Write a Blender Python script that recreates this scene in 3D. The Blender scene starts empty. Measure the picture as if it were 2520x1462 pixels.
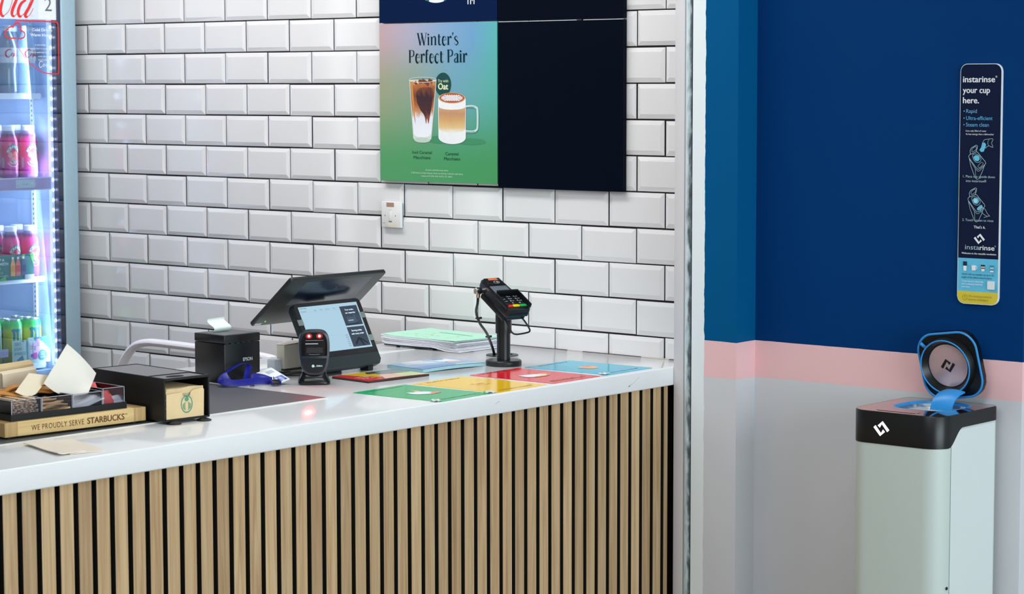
import bpy, bmesh, math, random
from mathutils import Vector, Matrix, Euler
random.seed(7)
sc = bpy.context.scene
col = sc.collection
R = math.radians

# ------------------------------------------------------------------ camera
cd = bpy.data.cameras.new('camera')
cam = bpy.data.objects.new('camera', cd); col.objects.link(cam)
PIT, YAW, ROL = R(-5.1623), R(-40.3677), R(-0.0862)
fw = Vector((math.sin(YAW)*math.cos(PIT), math.cos(YAW)*math.cos(PIT), math.sin(PIT)))
rt = Vector((math.cos(YAW), -math.sin(YAW), 0)); up = rt.cross(fw)
r2 = rt*math.cos(ROL)+up*math.sin(ROL); u2 = up*math.cos(ROL)-rt*math.sin(ROL)
mw = Matrix((r2, u2, -fw)).transposed().to_4x4(); mw.translation = Vector((6.4968, -5.3526, 1.7294))
cam.matrix_world = mw
cd.sensor_width = 36; cd.sensor_fit = 'HORIZONTAL'; cd.lens = 36*5789.35/2520
cd.clip_start = .05; cd.clip_end = 60
cd.dof.use_dof = True; cd.dof.focus_distance = 6.35; cd.dof.aperture_fstop = 9.0
sc.camera = cam

# ------------------------------------------------------------------ light
sc.view_settings.view_transform = 'Standard'; sc.view_settings.look = 'None'
sc.view_settings.exposure = 0.0; sc.view_settings.gamma = 1.0
sc.view_settings.use_curve_mapping = False
W = bpy.data.worlds.new('world'); sc.world = W; W.use_nodes = True
W.node_tree.nodes['Background'].inputs[0].default_value = (.78, .88, 1.0, 1)
W.node_tree.nodes['Background'].inputs[1].default_value = .36


def area(name, loc, look, sx, sy, power, rgb=(1, 1, 1), spread=180):
    l = bpy.data.lights.new(name, 'AREA'); l.shape = 'RECTANGLE'; l.size = sx; l.size_y = sy
    l.energy = power; l.color = rgb; l.spread = R(spread)
    o = bpy.data.objects.new(name, l); col.objects.link(o)
    o.location = loc
    o.rotation_euler = (Vector(look)-Vector(loc)).to_track_quat('-Z', 'Y').to_euler()
    return o


area('shopfront_daylight', (9.5, -2.6, 2.0), (2, -1.2, 1.0), 4.5, 3.0, 345, (.82, .94, 1.0))
area('ceiling_or_fill_light', (.8, -.85, 2.86), (.8, -.25, 1.0), 1.6, .25, 17, (.98, .98, 1.0), 150)
area('ceiling_or_fill_light', (2.3, -.85, 2.86), (2.2, -.35, 1.0), 1.2, .25, 9, (.97, .98, 1.0), 150)
area('ceiling_or_fill_light', (3.6, -3.4, 2.84), (2.8, -1.8, .6), 1.6, .5, 25, (1.0, .98, .96))
area('ceiling_or_fill_light', (2.15, -1.0, 2.86), (2.15, -1.0, 0), .4, 1.6, 4, (.98, .99, 1.0), 110)  # unseen fill lamp, added to brighten the worktop and cards
area('ceiling_or_fill_light', (4.4, -2.2, 2.86), (3.3, 0, .9), 1.2, .4, 11, (.97, .98, 1.0), 130)  # unseen fill lamp, added to lift the right wall's grey and pink
area('far_strip_light', (-.735, -2.02, 1.45), (1.2, 0, 1.45), .03, 1.5, 1.6, (.95, .97, 1.0))
area('far_strip_light', (-.735, -2.88, 1.2), (1.8, 0, 1.2), .03, .9, 1.2, (.95, .97, 1.0))

# ------------------------------------------------------------------ materials
MATS = {}


def lin(c):
    r = []
    for v in c[:3]:
        v = v/255
        r.append(v/12.92 if v <= .04045 else ((v+.055)/1.055)**2.4)
    return (*r, 1)


def M(name, rgb=(200, 200, 200), rough=.5, metal=0, spec=.5, emis=None, es=0, coat=0, trans=0, ior=1.45, alpha=1, var=.06, vs=60, bump=0):
    if name in MATS: return MATS[name]
    m = bpy.data.materials.new(name); m.use_nodes = True
    nt = m.node_tree; b = nt.nodes['Principled BSDF']
    c = lin(rgb)
    b.inputs['Roughness'].default_value = rough; b.inputs['Metallic'].default_value = metal
    b.inputs['Specular IOR Level'].default_value = spec; b.inputs['IOR'].default_value = ior
    b.inputs['Coat Weight'].default_value = coat; b.inputs['Coat Roughness'].default_value = .04
    b.inputs['Transmission Weight'].default_value = trans; b.inputs['Alpha'].default_value = alpha
    if emis is not None:
        b.inputs['Emission Color'].default_value = lin(emis); b.inputs['Emission Strength'].default_value = es
    if var > 0:
        tc = nt.nodes.new('ShaderNodeTexCoord'); n = nt.nodes.new('ShaderNodeTexNoise')
        n.inputs['Scale'].default_value = vs; n.inputs['Detail'].default_value = 3
        nt.links.new(tc.outputs['Object'], n.inputs['Vector'])
        mx = nt.nodes.new('ShaderNodeMix'); mx.data_type = 'RGBA'
        mx.inputs[6].default_value = tuple(v*(1-var) for v in c[:3])+(1,)
        mx.inputs[7].default_value = tuple(min(1, v*(1+var)) for v in c[:3])+(1,)
        nt.links.new(n.outputs['Fac'], mx.inputs[0]); nt.links.new(mx.outputs[2], b.inputs['Base Color'])
        if bump:
            bp = nt.nodes.new('ShaderNodeBump'); bp.inputs['Strength'].default_value = bump; bp.inputs['Distance'].default_value = .002
            nt.links.new(n.outputs['Fac'], bp.inputs['Height']); nt.links.new(bp.outputs[0], b.inputs['Normal'])
    else:
        b.inputs['Base Color'].default_value = c
    MATS[name] = m
    return m


def nodes(name):
    m = bpy.data.materials.new(name); m.use_nodes = True; MATS[name] = m
    return m, m.node_tree, m.node_tree.nodes, m.node_tree.links, m.node_tree.nodes['Principled BSDF']


def ramp(nt, stops, interp='LINEAR'):
    r = nt.nodes.new('ShaderNodeValToRGB'); r.color_ramp.interpolation = interp
    e = r.color_ramp.elements
    while len(e) < len(stops): e.new(.5)
    for i, (p, c) in enumerate(stops): e[i].position = p; e[i].color = lin(c)
    return r


def math_node(nt, op, a, b=None):
    n = nt.nodes.new('ShaderNodeMath'); n.operation = op
    for i, v in enumerate((a, b)):
        if v is None: continue
        if isinstance(v, (int, float)): n.inputs[i].default_value = v
        else: nt.links.new(v, n.inputs[i])
    return n.outputs[0]


def mix_rgb(nt, fac, a, b):
    n = nt.nodes.new('ShaderNodeMix'); n.data_type = 'RGBA'
    for i, v in ((0, fac), (6, a), (7, b)):
        if isinstance(v, (int, float)): n.inputs[i].default_value = v
        elif isinstance(v, tuple): n.inputs[i].default_value = v
        else: nt.links.new(v, n.inputs[i])
    return n.outputs[2]


def paint_material():
    """pier / recess wall paint: navy above, pink band, grey below; a ragged unpainted white strip on the pier's left edge"""
    m, nt, N, L, b = nodes('wall_paint')
    tc = N.new('ShaderNodeTexCoord'); sp = N.new('ShaderNodeSeparateXYZ'); L.new(tc.outputs['Object'], sp.inputs[0])
    no = N.new('ShaderNodeTexNoise'); no.inputs['Scale'].default_value = 14; no.inputs['Detail'].default_value = 4
    L.new(tc.outputs['Object'], no.inputs['Vector'])
    zz = math_node(nt, 'ADD', sp.outputs['Z'], math_node(nt, 'MULTIPLY', math_node(nt, 'SUBTRACT', no.outputs['Fac'], .5), .003))
    low = math_node(nt, 'GREATER_THAN', zz, .9305); high = math_node(nt, 'GREATER_THAN', zz, 1.031)
    n2 = N.new('ShaderNodeTexNoise'); n2.inputs['Scale'].default_value = 2.5; n2.inputs['Detail'].default_value = 5
    L.new(tc.outputs['Object'], n2.inputs['Vector'])
    grey = mix_rgb(nt, n2.outputs['Fac'], lin((196, 201, 206)), lin((210, 210, 214)))
    blue = mix_rgb(nt, n2.outputs['Fac'], lin((0, 50, 104)), lin((0, 55, 112)))
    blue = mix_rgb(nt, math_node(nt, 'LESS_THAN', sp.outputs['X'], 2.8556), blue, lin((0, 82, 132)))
    c = mix_rgb(nt, low, grey, lin((232, 190, 192)))
    c = mix_rgb(nt, high, c, blue)
    # white strip (X < 2.748 on the pier only)
    n3 = N.new('ShaderNodeTexNoise'); n3.inputs['Scale'].default_value = 30; n3.inputs['Detail'].default_value = 5
    L.new(tc.outputs['Object'], n3.inputs['Vector'])
    xx = math_node(nt, 'ADD', sp.outputs['X'], math_node(nt, 'MULTIPLY', math_node(nt, 'SUBTRACT', n3.outputs['Fac'], .5), .008))
    c = mix_rgb(nt, math_node(nt, 'LESS_THAN', xx, 2.7478), c, lin((226, 234, 236)))
    L.new(c, b.inputs['Base Color']); b.inputs['Roughness'].default_value = .6; b.inputs['Specular IOR Level'].default_value = .06
    bp = N.new('ShaderNodeBump'); bp.inputs['Strength'].default_value = .08; bp.inputs['Distance'].default_value = .002
    n4 = N.new('ShaderNodeTexNoise'); n4.inputs['Scale'].default_value = 120; L.new(tc.outputs['Object'], n4.inputs['Vector'])
    L.new(n4.outputs['Fac'], bp.inputs['Height']); L.new(bp.outputs[0], b.inputs['Normal'])
    return m


def slat_material():
    m, nt, N, L, b = nodes('oak_slat')
    tc = N.new('ShaderNodeTexCoord'); sp = N.new('ShaderNodeSeparateXYZ'); L.new(tc.outputs['Object'], sp.inputs[0])
    idx = math_node(nt, 'FLOOR', math_node(nt, 'DIVIDE', math_node(nt, 'ADD', sp.outputs['Y'], 2.4199), .049))
    wn = N.new('ShaderNodeTexWhiteNoise'); wn.noise_dimensions = '1D'; L.new(idx, wn.inputs['W'])
    mp = N.new('ShaderNodeMapping'); mp.inputs['Scale'].default_value = (30, 60, 1.6)
    cmb = N.new('ShaderNodeVectorMath'); cmb.operation = 'ADD'
    cx = N.new('ShaderNodeCombineXYZ'); L.new(math_node(nt, 'MULTIPLY', wn.outputs['Value'], 9), cx.inputs[2]); L.new(math_node(nt, 'MULTIPLY', wn.outputs['Value'], 3), cx.inputs[1])
    L.new(tc.outputs['Object'], cmb.inputs[0]); L.new(cx.outputs[0], cmb.inputs[1]); L.new(cmb.outputs[0], mp.inputs[0])
    n1 = N.new('ShaderNodeTexNoise'); n1.inputs['Scale'].default_value = 1.3; n1.inputs['Detail'].default_value = 6; n1.inputs['Distortion'].default_value = 1.2
    L.new(mp.outputs[0], n1.inputs['Vector'])
    r = ramp(nt, [(.25, (164, 134, 98)), (.48, (200, 172, 134)), (.62, (212, 188, 150)), (.85, (222, 202, 168))])
    L.new(n1.outputs['Fac'], r.inputs[0])
    mp2 = N.new('ShaderNodeMapping'); mp2.inputs['Scale'].default_value = (300, 420, 5); L.new(cmb.outputs[0], mp2.inputs[0])
    n2 = N.new('ShaderNodeTexNoise'); n2.inputs['Scale'].default_value = 1; n2.inputs['Detail'].default_value = 2; L.new(mp2.outputs[0], n2.inputs['Vector'])
    c = mix_rgb(nt, math_node(nt, 'MULTIPLY', n2.outputs['Fac'], .35), r.outputs[0], lin((150, 122, 92)))
    tone = mix_rgb(nt, wn.outputs['Value'], lin((222, 215, 205)), lin((255, 250, 240)))
    mu = N.new('ShaderNodeMix'); mu.data_type = 'RGBA'; mu.blend_type = 'MULTIPLY'; mu.inputs[0].default_value = 1
    L.new(c, mu.inputs[6]); L.new(tone, mu.inputs[7]); L.new(mu.outputs[2], b.inputs['Base Color'])
    b.inputs['Roughness'].default_value = .6
    return m


def wood_material(name, a, c, axis=0, scale=1.0, rough=.5):
    m, nt, N, L, b = nodes(name)
    tc = N.new('ShaderNodeTexCoord'); mp = N.new('ShaderNodeMapping')
    s = [120*scale]*3; s[axis] = 6*scale; mp.inputs['Scale'].default_value = s
    L.new(tc.outputs['Object'], mp.inputs[0])
    n = N.new('ShaderNodeTexNoise'); n.inputs['Scale'].default_value = 1; n.inputs['Detail'].default_value = 4; n.inputs['Distortion'].default_value = .8
    L.new(mp.outputs[0], n.inputs['Vector'])
    r = ramp(nt, [(.3, a), (.7, c)]); L.new(n.outputs['Fac'], r.inputs[0]); L.new(r.outputs[0], b.inputs['Base Color'])
    b.inputs['Roughness'].default_value = rough
    return m


def poster_material():
    """printed backdrop of the drinks poster: pink to blue to teal along the top, running to green at the foot"""
    m, nt, N, L, b = nodes('poster_print')
    tc = N.new('ShaderNodeTexCoord'); sp = N.new('ShaderNodeSeparateXYZ'); L.new(tc.outputs['Object'], sp.inputs[0])
    u = math_node(nt, 'DIVIDE', sp.outputs['X'], .48); v = math_node(nt, 'DIVIDE', sp.outputs['Z'], .486)
    top = ramp(nt, [(0, (186, 156, 160)), (.25, (168, 164, 182)), (.55, (126, 160, 192)), (.8, (104, 154, 192)), (1, (84, 172, 168))])
    L.new(u, top.inputs[0])
    mid = ramp(nt, [(0, (152, 156, 126)), (.35, (130, 158, 140)), (.65, (106, 160, 176)), (1, (82, 166, 154))])
    L.new(u, mid.inputs[0])
    bot = ramp(nt, [(0, (76, 152, 96)), (.6, (68, 150, 94)), (1, (66, 146, 88))]); L.new(u, bot.inputs[0])
    f1 = N.new('ShaderNodeMapRange'); f1.interpolation_type = 'SMOOTHSTEP'
    for i, x in ((1, .58), (2, .95)): f1.inputs[i].default_value = x
    L.new(v, f1.inputs[0])
    f2 = N.new('ShaderNodeMapRange'); f2.interpolation_type = 'SMOOTHSTEP'
    for i, x in ((1, .10), (2, .62)): f2.inputs[i].default_value = x
    L.new(v, f2.inputs[0])
    c = mix_rgb(nt, f1.outputs[0], mid.outputs[0], top.outputs[0]); c = mix_rgb(nt, f2.outputs[0], bot.outputs[0], c)
    L.new(c, b.inputs['Base Color']); b.inputs['Roughness'].default_value = .38
    return m


def vgrad(name, z0, z1, stops, rough=.4, noise=0.0, ns=60):
    m, nt, N, L, b = nodes(name)
    tc = N.new('ShaderNodeTexCoord'); sp = N.new('ShaderNodeSeparateXYZ'); L.new(tc.outputs['Object'], sp.inputs[0])
    f = math_node(nt, 'DIVIDE', math_node(nt, 'SUBTRACT', sp.outputs['Z'], z0), z1-z0)
    if noise:
        mp = N.new('ShaderNodeMapping'); mp.inputs['Scale'].default_value = (1, 1, .45); L.new(tc.outputs['Object'], mp.inputs[0])
        n = N.new('ShaderNodeTexNoise'); n.inputs['Scale'].default_value = ns; n.inputs['Detail'].default_value = 3; L.new(mp.outputs[0], n.inputs['Vector'])
        f = math_node(nt, 'ADD', f, math_node(nt, 'MULTIPLY', math_node(nt, 'SUBTRACT', n.outputs['Fac'], .5), noise))
    r = ramp(nt, stops); L.new(f, r.inputs[0]); L.new(r.outputs[0], b.inputs['Base Color']); b.inputs['Roughness'].default_value = rough
    return m


def glass_material(name, tint=(235, 244, 250), gloss=.06, rough=.02):
    m = bpy.data.materials.new(name); m.use_nodes = True; MATS[name] = m
    nt = m.node_tree; N = nt.nodes; L = nt.links; N.remove(N['Principled BSDF'])
    t = N.new('ShaderNodeBsdfTransparent'); t.inputs[0].default_value = lin(tint)
    g = N.new('ShaderNodeBsdfGlossy'); g.inputs['Roughness'].default_value = rough
    lw = N.new('ShaderNodeFresnel'); lw.inputs[0].default_value = 1.3
    mx = N.new('ShaderNodeMixShader'); L.new(math_node(nt, 'ADD', lw.outputs[0], gloss), mx.inputs[0]); L.new(t.outputs[0], mx.inputs[1]); L.new(g.outputs[0], mx.inputs[2])
    L.new(mx.outputs[0], N['Material Output'].inputs[0])
    return m


def dirt_bead_material():
    m, nt, N, L, b = nodes('dirty_bead')
    tc = N.new('ShaderNodeTexCoord'); sp = N.new('ShaderNodeSeparateXYZ'); L.new(tc.outputs['Object'], sp.inputs[0])
    mp = N.new('ShaderNodeMapping'); mp.inputs['Scale'].default_value = (70, 70, 22); L.new(tc.outputs['Object'], mp.inputs[0])
    n = N.new('ShaderNodeTexNoise'); n.inputs['Scale'].default_value = 1; n.inputs['Detail'].default_value = 6; L.new(mp.outputs[0], n.inputs['Vector'])
    g = math_node(nt, 'MULTIPLY', math_node(nt, 'SUBTRACT', sp.outputs['X'], 2.684), 48)
    f = math_node(nt, 'ADD', g, math_node(nt, 'MULTIPLY', math_node(nt, 'SUBTRACT', n.outputs['Fac'], .58), 1.3))
    r = ramp(nt, [(.05, (206, 220, 222)), (.42, (150, 168, 172)), (.62, (70, 80, 84)), (.9, (28, 32, 34))]); L.new(f, r.inputs[0])
    L.new(r.outputs[0], b.inputs['Base Color']); b.inputs['Roughness'].default_value = .5
    return m


# ------------------------------------------------------------------ mesh helpers
FRONT = Matrix(((1, 0, 0, 0), (0, 0, -1, 0), (0, 1, 0, 0), (0, 0, 0, 1)))    # (x,y)->(x,z), +z extrudes to the front (-y)
SIDE = Matrix(((0, 0, 1, 0), (1, 0, 0, 0), (0, 1, 0, 0), (0, 0, 0, 1)))      # (a,b)->(y,z), +z extrudes along +x


def rrect(w, h, r, n=5, cx=0, cy=0):
    p = []
    for (sx, sy, a0) in ((1, 1, 0), (-1, 1, 90), (-1, -1, 180), (1, -1, 270)):
        for k in range(n+1):
            a = R(a0+90*k/n); p.append((cx+sx*(w/2-r)+r*math.cos(a), cy+sy*(h/2-r)+r*math.sin(a)))
    return p


def ell(cx, cy, rx, ry, n=28, a0=0, a1=360):
    full = abs(a1-a0) >= 360
    k = n if full else n+1
    return [(cx+rx*math.cos(R(a0+(a1-a0)*i/n)), cy+ry*math.sin(R(a0+(a1-a0)*i/n))) for i in range(k)]


def cr(pts, n=6, closed=False):
    """Catmull-Rom through pts (2D or 3D tuples)"""
    P = [Vector(p) for p in pts]; out = []
    m = len(P); rng = range(m) if closed else range(m-1)
    for i in rng:
        if closed: a, b, c, d = P[i-1], P[i], P[(i+1) % m], P[(i+2) % m]
        else: a, b, c, d = P[max(i-1, 0)], P[i], P[i+1], P[min(i+2, m-1)]
        for k in range(n):
            t = k/n
            out.append(.5*((2*b)+(c-a)*t+(2*a-5*b+4*c-d)*t*t+(3*b-a-3*c+d)*t**3))
    if not closed: out.append(P[-1])
    return out


class G:
    def __init__(s): s.v = []; s.f = []; s.m = []; s.T = Matrix()

    def add(s, verts, faces, mi=0):
        o = len(s.v)
        s.v += [s.T @ Vector(p) for p in verts]
        s.f += [[i+o for i in f] for f in faces]; s.m += [mi]*len(faces)
        return s

    def _bm(s, bm, mi):
        bm.verts.index_update()
        s.add([v.co.copy() for v in bm.verts], [[v.index for v in f.verts] for f in bm.faces], mi); bm.free()
        return s

    def box(s, x0, x1, y0, y1, z0, z1, bv=0, seg=2, mi=0):
        V = [(x0, y0, z0), (x1, y0, z0), (x1, y1, z0), (x0, y1, z0), (x0, y0, z1), (x1, y0, z1), (x1, y1, z1), (x0, y1, z1)]
        F = [(3, 2, 1, 0), (4, 5, 6, 7), (0, 1, 5, 4), (1, 2, 6, 5), (2, 3, 7, 6), (3, 0, 4, 7)]
        if not bv: return s.add(V, F, mi)
        bm = bmesh.new(); vs = [bm.verts.new(p) for p in V]
        for f in F: bm.faces.new([vs[i] for i in f])
        bmesh.ops.bevel(bm, geom=bm.edges[:], offset=bv, segments=seg, affect='EDGES', profile=.5)
        return s._bm(bm, mi)

    def prism(s, poly, z0, z1, bv=0, seg=2, mi=0, mat=None, sc1=1.0):
        n = len(poly); cx = sum(p[0] for p in poly)/n; cy = sum(p[1] for p in poly)/n
        V = [(p[0], p[1], z0) for p in poly]+[(cx+(p[0]-cx)*sc1, cy+(p[1]-cy)*sc1, z1) for p in poly]
        F = [list(range(n-1, -1, -1)), list(range(n, 2*n))]+[(i, (i+1) % n, n+(i+1) % n, n+i) for i in range(n)]
        T0 = s.T
        if mat is not None: s.T = T0 @ mat
        if bv:
            bm = bmesh.new(); vs = [bm.verts.new(p) for p in V]
            for f in F: bm.faces.new([vs[i] for i in f])
            bm.edges.ensure_lookup_table()
            ed = [e for e in bm.edges if abs(e.verts[0].co.z-e.verts[1].co.z) < 1e-7]
            bmesh.ops.bevel(bm, geom=ed, offset=bv, segments=seg, affect='EDGES', profile=.5, clamp_overlap=True)
            s._bm(bm, mi)
        else: s.add(V, F, mi)
        s.T = T0
        return s

    def lathe(s, prof, n=28, c=(0, 0), mi=0, cap=True):
        V = []; F = []
        for (r, z) in prof:
            for k in range(n):
                a = 2*math.pi*k/n; V.append((c[0]+r*math.cos(a), c[1]+r*math.sin(a), z))
        for j in range(len(prof)-1):
            for k in range(n):
                F.append((j*n+k, j*n+(k+1) % n, (j+1)*n+(k+1) % n, (j+1)*n+k))
        if cap:
            F.append(list(range(n-1, -1, -1))); F.append([(len(prof)-1)*n+k for k in range(n)])
        return s.add(V, F, mi)

    def tube(s, pts, r, n=10, closed=False, mi=0, flat=None, upv=None):
        """r: radius or list; flat=(a,b): elliptical/flat section half sizes (a along the side, b along the normal)"""
        P = [Vector(p) for p in pts]; m = len(P)
        V = []; F = []
        nrm = None
        for i in range(m):
            if closed: t = (P[(i+1) % m]-P[i-1])
            else: t = P[min(i+1, m-1)]-P[max(i-1, 0)]
            t.normalize()
            if nrm is None:
                u = Vector(upv) if upv else (Vector((0, 0, 1)) if abs(t.z) < .9 else Vector((1, 0, 0)))
                nrm = (u-t*u.dot(t)).normalized()
            else:
                nrm = (nrm-t*nrm.dot(t)); nrm = nrm.normalized() if nrm.length > 1e-6 else Vector((0, 0, 1))
            sd = t.cross(nrm)
            rr = r[i] if isinstance(r, (list, tuple)) else r
            for k in range(n):
                a = 2*math.pi*k/n
                if flat: q = sd*(flat[0]*math.cos(a))+nrm*(flat[1]*math.sin(a))
                else: q = sd*(rr*math.cos(a))+nrm*(rr*math.sin(a))
                V.append(P[i]+q)
        for i in range(m if closed else m-1):
            j = (i+1) % m
            for k in range(n): F.append((i*n+k, i*n+(k+1) % n, j*n+(k+1) % n, j*n+k))
        if not closed:
            F.append(list(range(n-1, -1, -1))); F.append([(m-1)*n+k for k in range(n)])
        return s.add(V, F, mi)

    def cyl(s, p0, p1, r, n=16, mi=0, r1=None):
        return s.tube([p0, p1], [r, r if r1 is None else r1], n=n, mi=mi)

    def ball(s, c, rx, ry=None, rz=None, n=14, mi=0):
        ry = rx if ry is None else ry; rz = rx if rz is None else rz
        bm = bmesh.new(); bmesh.ops.create_uvsphere(bm, u_segments=n, v_segments=n//2+1, radius=1)
        for v in bm.verts: v.co = Vector((c[0]+v.co.x*rx, c[1]+v.co.y*ry, c[2]+v.co.z*rz))
        return s._bm(bm, mi)

    def grid(s, fn, nu, nv, thick=0, mi=0):
        """fn(u,v)->3D, u,v in 0..1 ; thick makes a closed sheet along the local normal"""
        top = [[Vector(fn(i/nu, j/nv)) for j in range(nv+1)] for i in range(nu+1)]
        if not thick:
            V = [p for row in top for p in row]
            return s.add(V, [(i*(nv+1)+j, (i+1)*(nv+1)+j, (i+1)*(nv+1)+j+1, i*(nv+1)+j+1) for i in range(nu) for j in range(nv)], mi)
        V = []; w = nv+1; N0 = (nu+1)*w
        bot = []
        for i in range(nu+1):
            for j in range(nv+1):
                du = top[min(i+1, nu)][j]-top[max(i-1, 0)][j]; dv = top[i][min(j+1, nv)]-top[i][max(j-1, 0)]
                n = du.cross(dv).normalized(); V.append(top[i][j]); bot.append(top[i][j]-n*thick)
        V += bot; F = []
        for i in range(nu):
            for j in range(nv):
                a, b, c, d = i*w+j, (i+1)*w+j, (i+1)*w+j+1, i*w+j+1
                F.append((a, b, c, d)); F.append((N0+d, N0+c, N0+b, N0+a))
        for i in range(nu):
            F.append((i*w, N0+i*w, N0+(i+1)*w, (i+1)*w)); F.append(((i+1)*w+nv, N0+(i+1)*w+nv, N0+i*w+nv, i*w+nv))
        for j in range(nv):
            F.append((j+1, N0+j+1, N0+j, j)); F.append((nu*w+j, N0+nu*w+j, N0+nu*w+j+1, nu*w+j+1))
        return s.add(V, F, mi)

    def build(s, name, mats, parent=None, smooth=True, angle=32, recalc=True):
        me = bpy.data.meshes.new(name); me.from_pydata([tuple(v) for v in s.v], [], s.f)
        if not isinstance(mats, (list, tuple)): mats = [mats]
        for m in mats: me.materials.append(m)
        me.polygons.foreach_set('material_index', s.m)
        if recalc:
            bm = bmesh.new(); bm.from_mesh(me); bmesh.ops.recalc_face_normals(bm, faces=bm.faces[:]); bm.to_mesh(me); bm.free()
        if smooth:
            me.polygons.foreach_set('use_smooth', [True]*len(me.polygons)); me.set_sharp_from_angle(angle=R(angle))
        me.update()
        o = bpy.data.objects.new(name, me); col.objects.link(o)
        if parent: o.parent = parent
        return o


def E(name, label, cat, loc=(0, 0, 0), rz=0, group=None):
    o = bpy.data.objects.new(name, None); col.objects.link(o); o.empty_display_size = .05
    o.location = loc; o.rotation_euler = (0, 0, R(rz)); tag(o, label, cat, group)
    return o


def tag(o, label, cat, group=None):
    o['label'] = label; o['category'] = cat
    if group: o['group'] = group
    return o


def struct(o):
    o['kind'] = 'structure'; return o


# ---- lettering and flat print
_tc = {}


def glyphs(s, bold=0.0, space=1.0):
    k = (s, bold, space)
    if k in _tc: return _tc[k]
    c = bpy.data.curves.new('t', 'FONT'); c.body = s; c.size = 1; c.resolution_u = 3; c.offset = bold; c.space_character = space
    c.dimensions = '2D'; c.fill_mode = 'FRONT'
    o = bpy.data.objects.new('t', c); col.objects.link(o)
    dg = bpy.context.evaluated_depsgraph_get(); dg.update()
    oe = o.evaluated_get(dg); me = oe.to_mesh()
    V = [(v.co.x, v.co.y) for v in me.vertices]; F = [list(p.vertices) for p in me.polygons]
    oe.to_mesh_clear(); bpy.data.objects.remove(o); bpy.data.curves.remove(c)
    _tc[k] = (V, F)
    return V, F


CAP = None


class Art:
    """flat print on a surface given by fn(u,v,h); every call lies a hair above the one before"""
    def __init__(s, fn, h0=.0003, dh=.00004): s.g = G(); s.fn = fn; s.h = h0; s.dh = dh; s.mats = []

    def _mi(s, mat):
        if mat not in s.mats: s.mats.append(mat)
        return s.mats.index(mat)

    def faces(s, V, F, mat, up=True):
        s.g.add([s.fn(x, y, s.h) for x, y in V], F, s._mi(mat))
        s.h += (s.dh if up else 0)+.000015

    def poly(s, pts, mat): s.faces([tuple(p)[:2] for p in pts], [list(range(len(pts)))], mat)

    def rect(s, x0, x1, y0, y1, mat, n=1):
        V = []; F = []
        for i in range(n+1):
            x = x0+(x1-x0)*i/n; V += [(x, y0), (x, y1)]
        for i in range(n): F.append((2*i, 2*i+2, 2*i+3, 2*i+1))
        s.faces(V, F, mat)

    def stroke(s, pts, w, mat, closed=False, up=True):
        P = [Vector(tuple(p)[:2]) for p in pts]; m = len(P); V = []; F = []
        for i in range(m):
            a = P[i-1] if (closed or i > 0) else P[0]; b = P[(i+1) % m] if (closed or i < m-1) else P[-1]
            t = (b-a); t = t.normalized() if t.length > 0 else Vector((1, 0))
            nv = Vector((-t.y, t.x)); ww = (w[round(i*(len(w)-1)/max(1, m-1))] if isinstance(w, (list, tuple)) else w)/2
            V += [tuple(P[i]+nv*ww), tuple(P[i]-nv*ww)]
        for i in range(m if closed else m-1):
            j = (i+1) % m; F.append((2*i, 2*i+1, 2*j+1, 2*j))
        s.faces(V, F, mat, up)

    def text(s, t, x, y, cap, mat, al='L', bold=0.0, fit=None, rot=0, shear=0, space=1.0, mirror=False):
        global CAP
        if CAP is None:
            V, _ = glyphs('H'); CAP = max(v[1] for v in V)
        V, F = glyphs(t, 0, space)
        if not V: return
        k = cap/CAP; x0 = min(v[0] for v in V); x1 = max(v[0] for v in V)
        kx = k if fit is None else fit/(x1-x0)
        wd = (x1-x0)*kx; ox = {'L': 0, 'C': -wd/2, 'R': -wd}[al]
        ca, sa = math.cos(R(rot)), math.sin(R(rot)); Q = []
        for (a, b) in V:
            px = (a-x0)*kx+ox+b*k*shear; py = b*k
            Q.append((x+px*ca-py*sa, y+px*sa+py*ca))
        if bold > .003:     # heavier strokes: the same letters laid again a hair to each side
            b = bold*kx*.8; c = bold*k*.45
            for dx, dy in ((-b, 0), (b, 0), (0, c), (0, -c)):
                s.faces([(q[0]+dx*ca-dy*sa, q[1]+dx*sa+dy*ca) for q in Q], F, mat, up=False)
        s.faces(Q, F, mat)

    def arc_text(s, t, cx, cy, r, cap, mat, a0, a1, bold=0.02):
        """letters set one by one on an arc, reading from a0 to a1 degrees"""
        n = len(t)
        for i, ch in enumerate(t):
            a = a0+(a1-a0)*(i+.5)/n
            s.text(ch, cx+r*math.cos(R(a)), cy+r*math.sin(R(a)), cap, mat, 'C', bold, rot=a-90); s.h -= s.dh
        s.h += s.dh

    def build(s, name, parent, recalc=False): return s.g.build(name, s.mats, parent, smooth=False, recalc=recalc)


def vplane(y0, ox=0, oz=0): return lambda u, v, h: (ox+u, y0-h, oz+v)
def hplane(z0): return lambda u, v, h: (u, v, z0+h)
def cplane(rad, a0=0): return lambda u, v, h: ((rad+h)*math.sin(u/rad+a0), -(rad+h)*math.cos(u/rad+a0), v)


def bend(pts, n=7):
    return [tuple(p) for p in cr(pts, n)]


def logo_marks(a, cx, cy, s, mat, w=.2, flip=1):
    """two interlocking hooked bars"""
    for k in (1, -1):
        p = [(-.52, .12), (-.06, -.40), (.20, -.12)]
        a.stroke([(cx+flip*k*x*s, cy+k*y*s) for x, y in p], w*s, mat, up=False)
    a.h += a.dh

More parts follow.
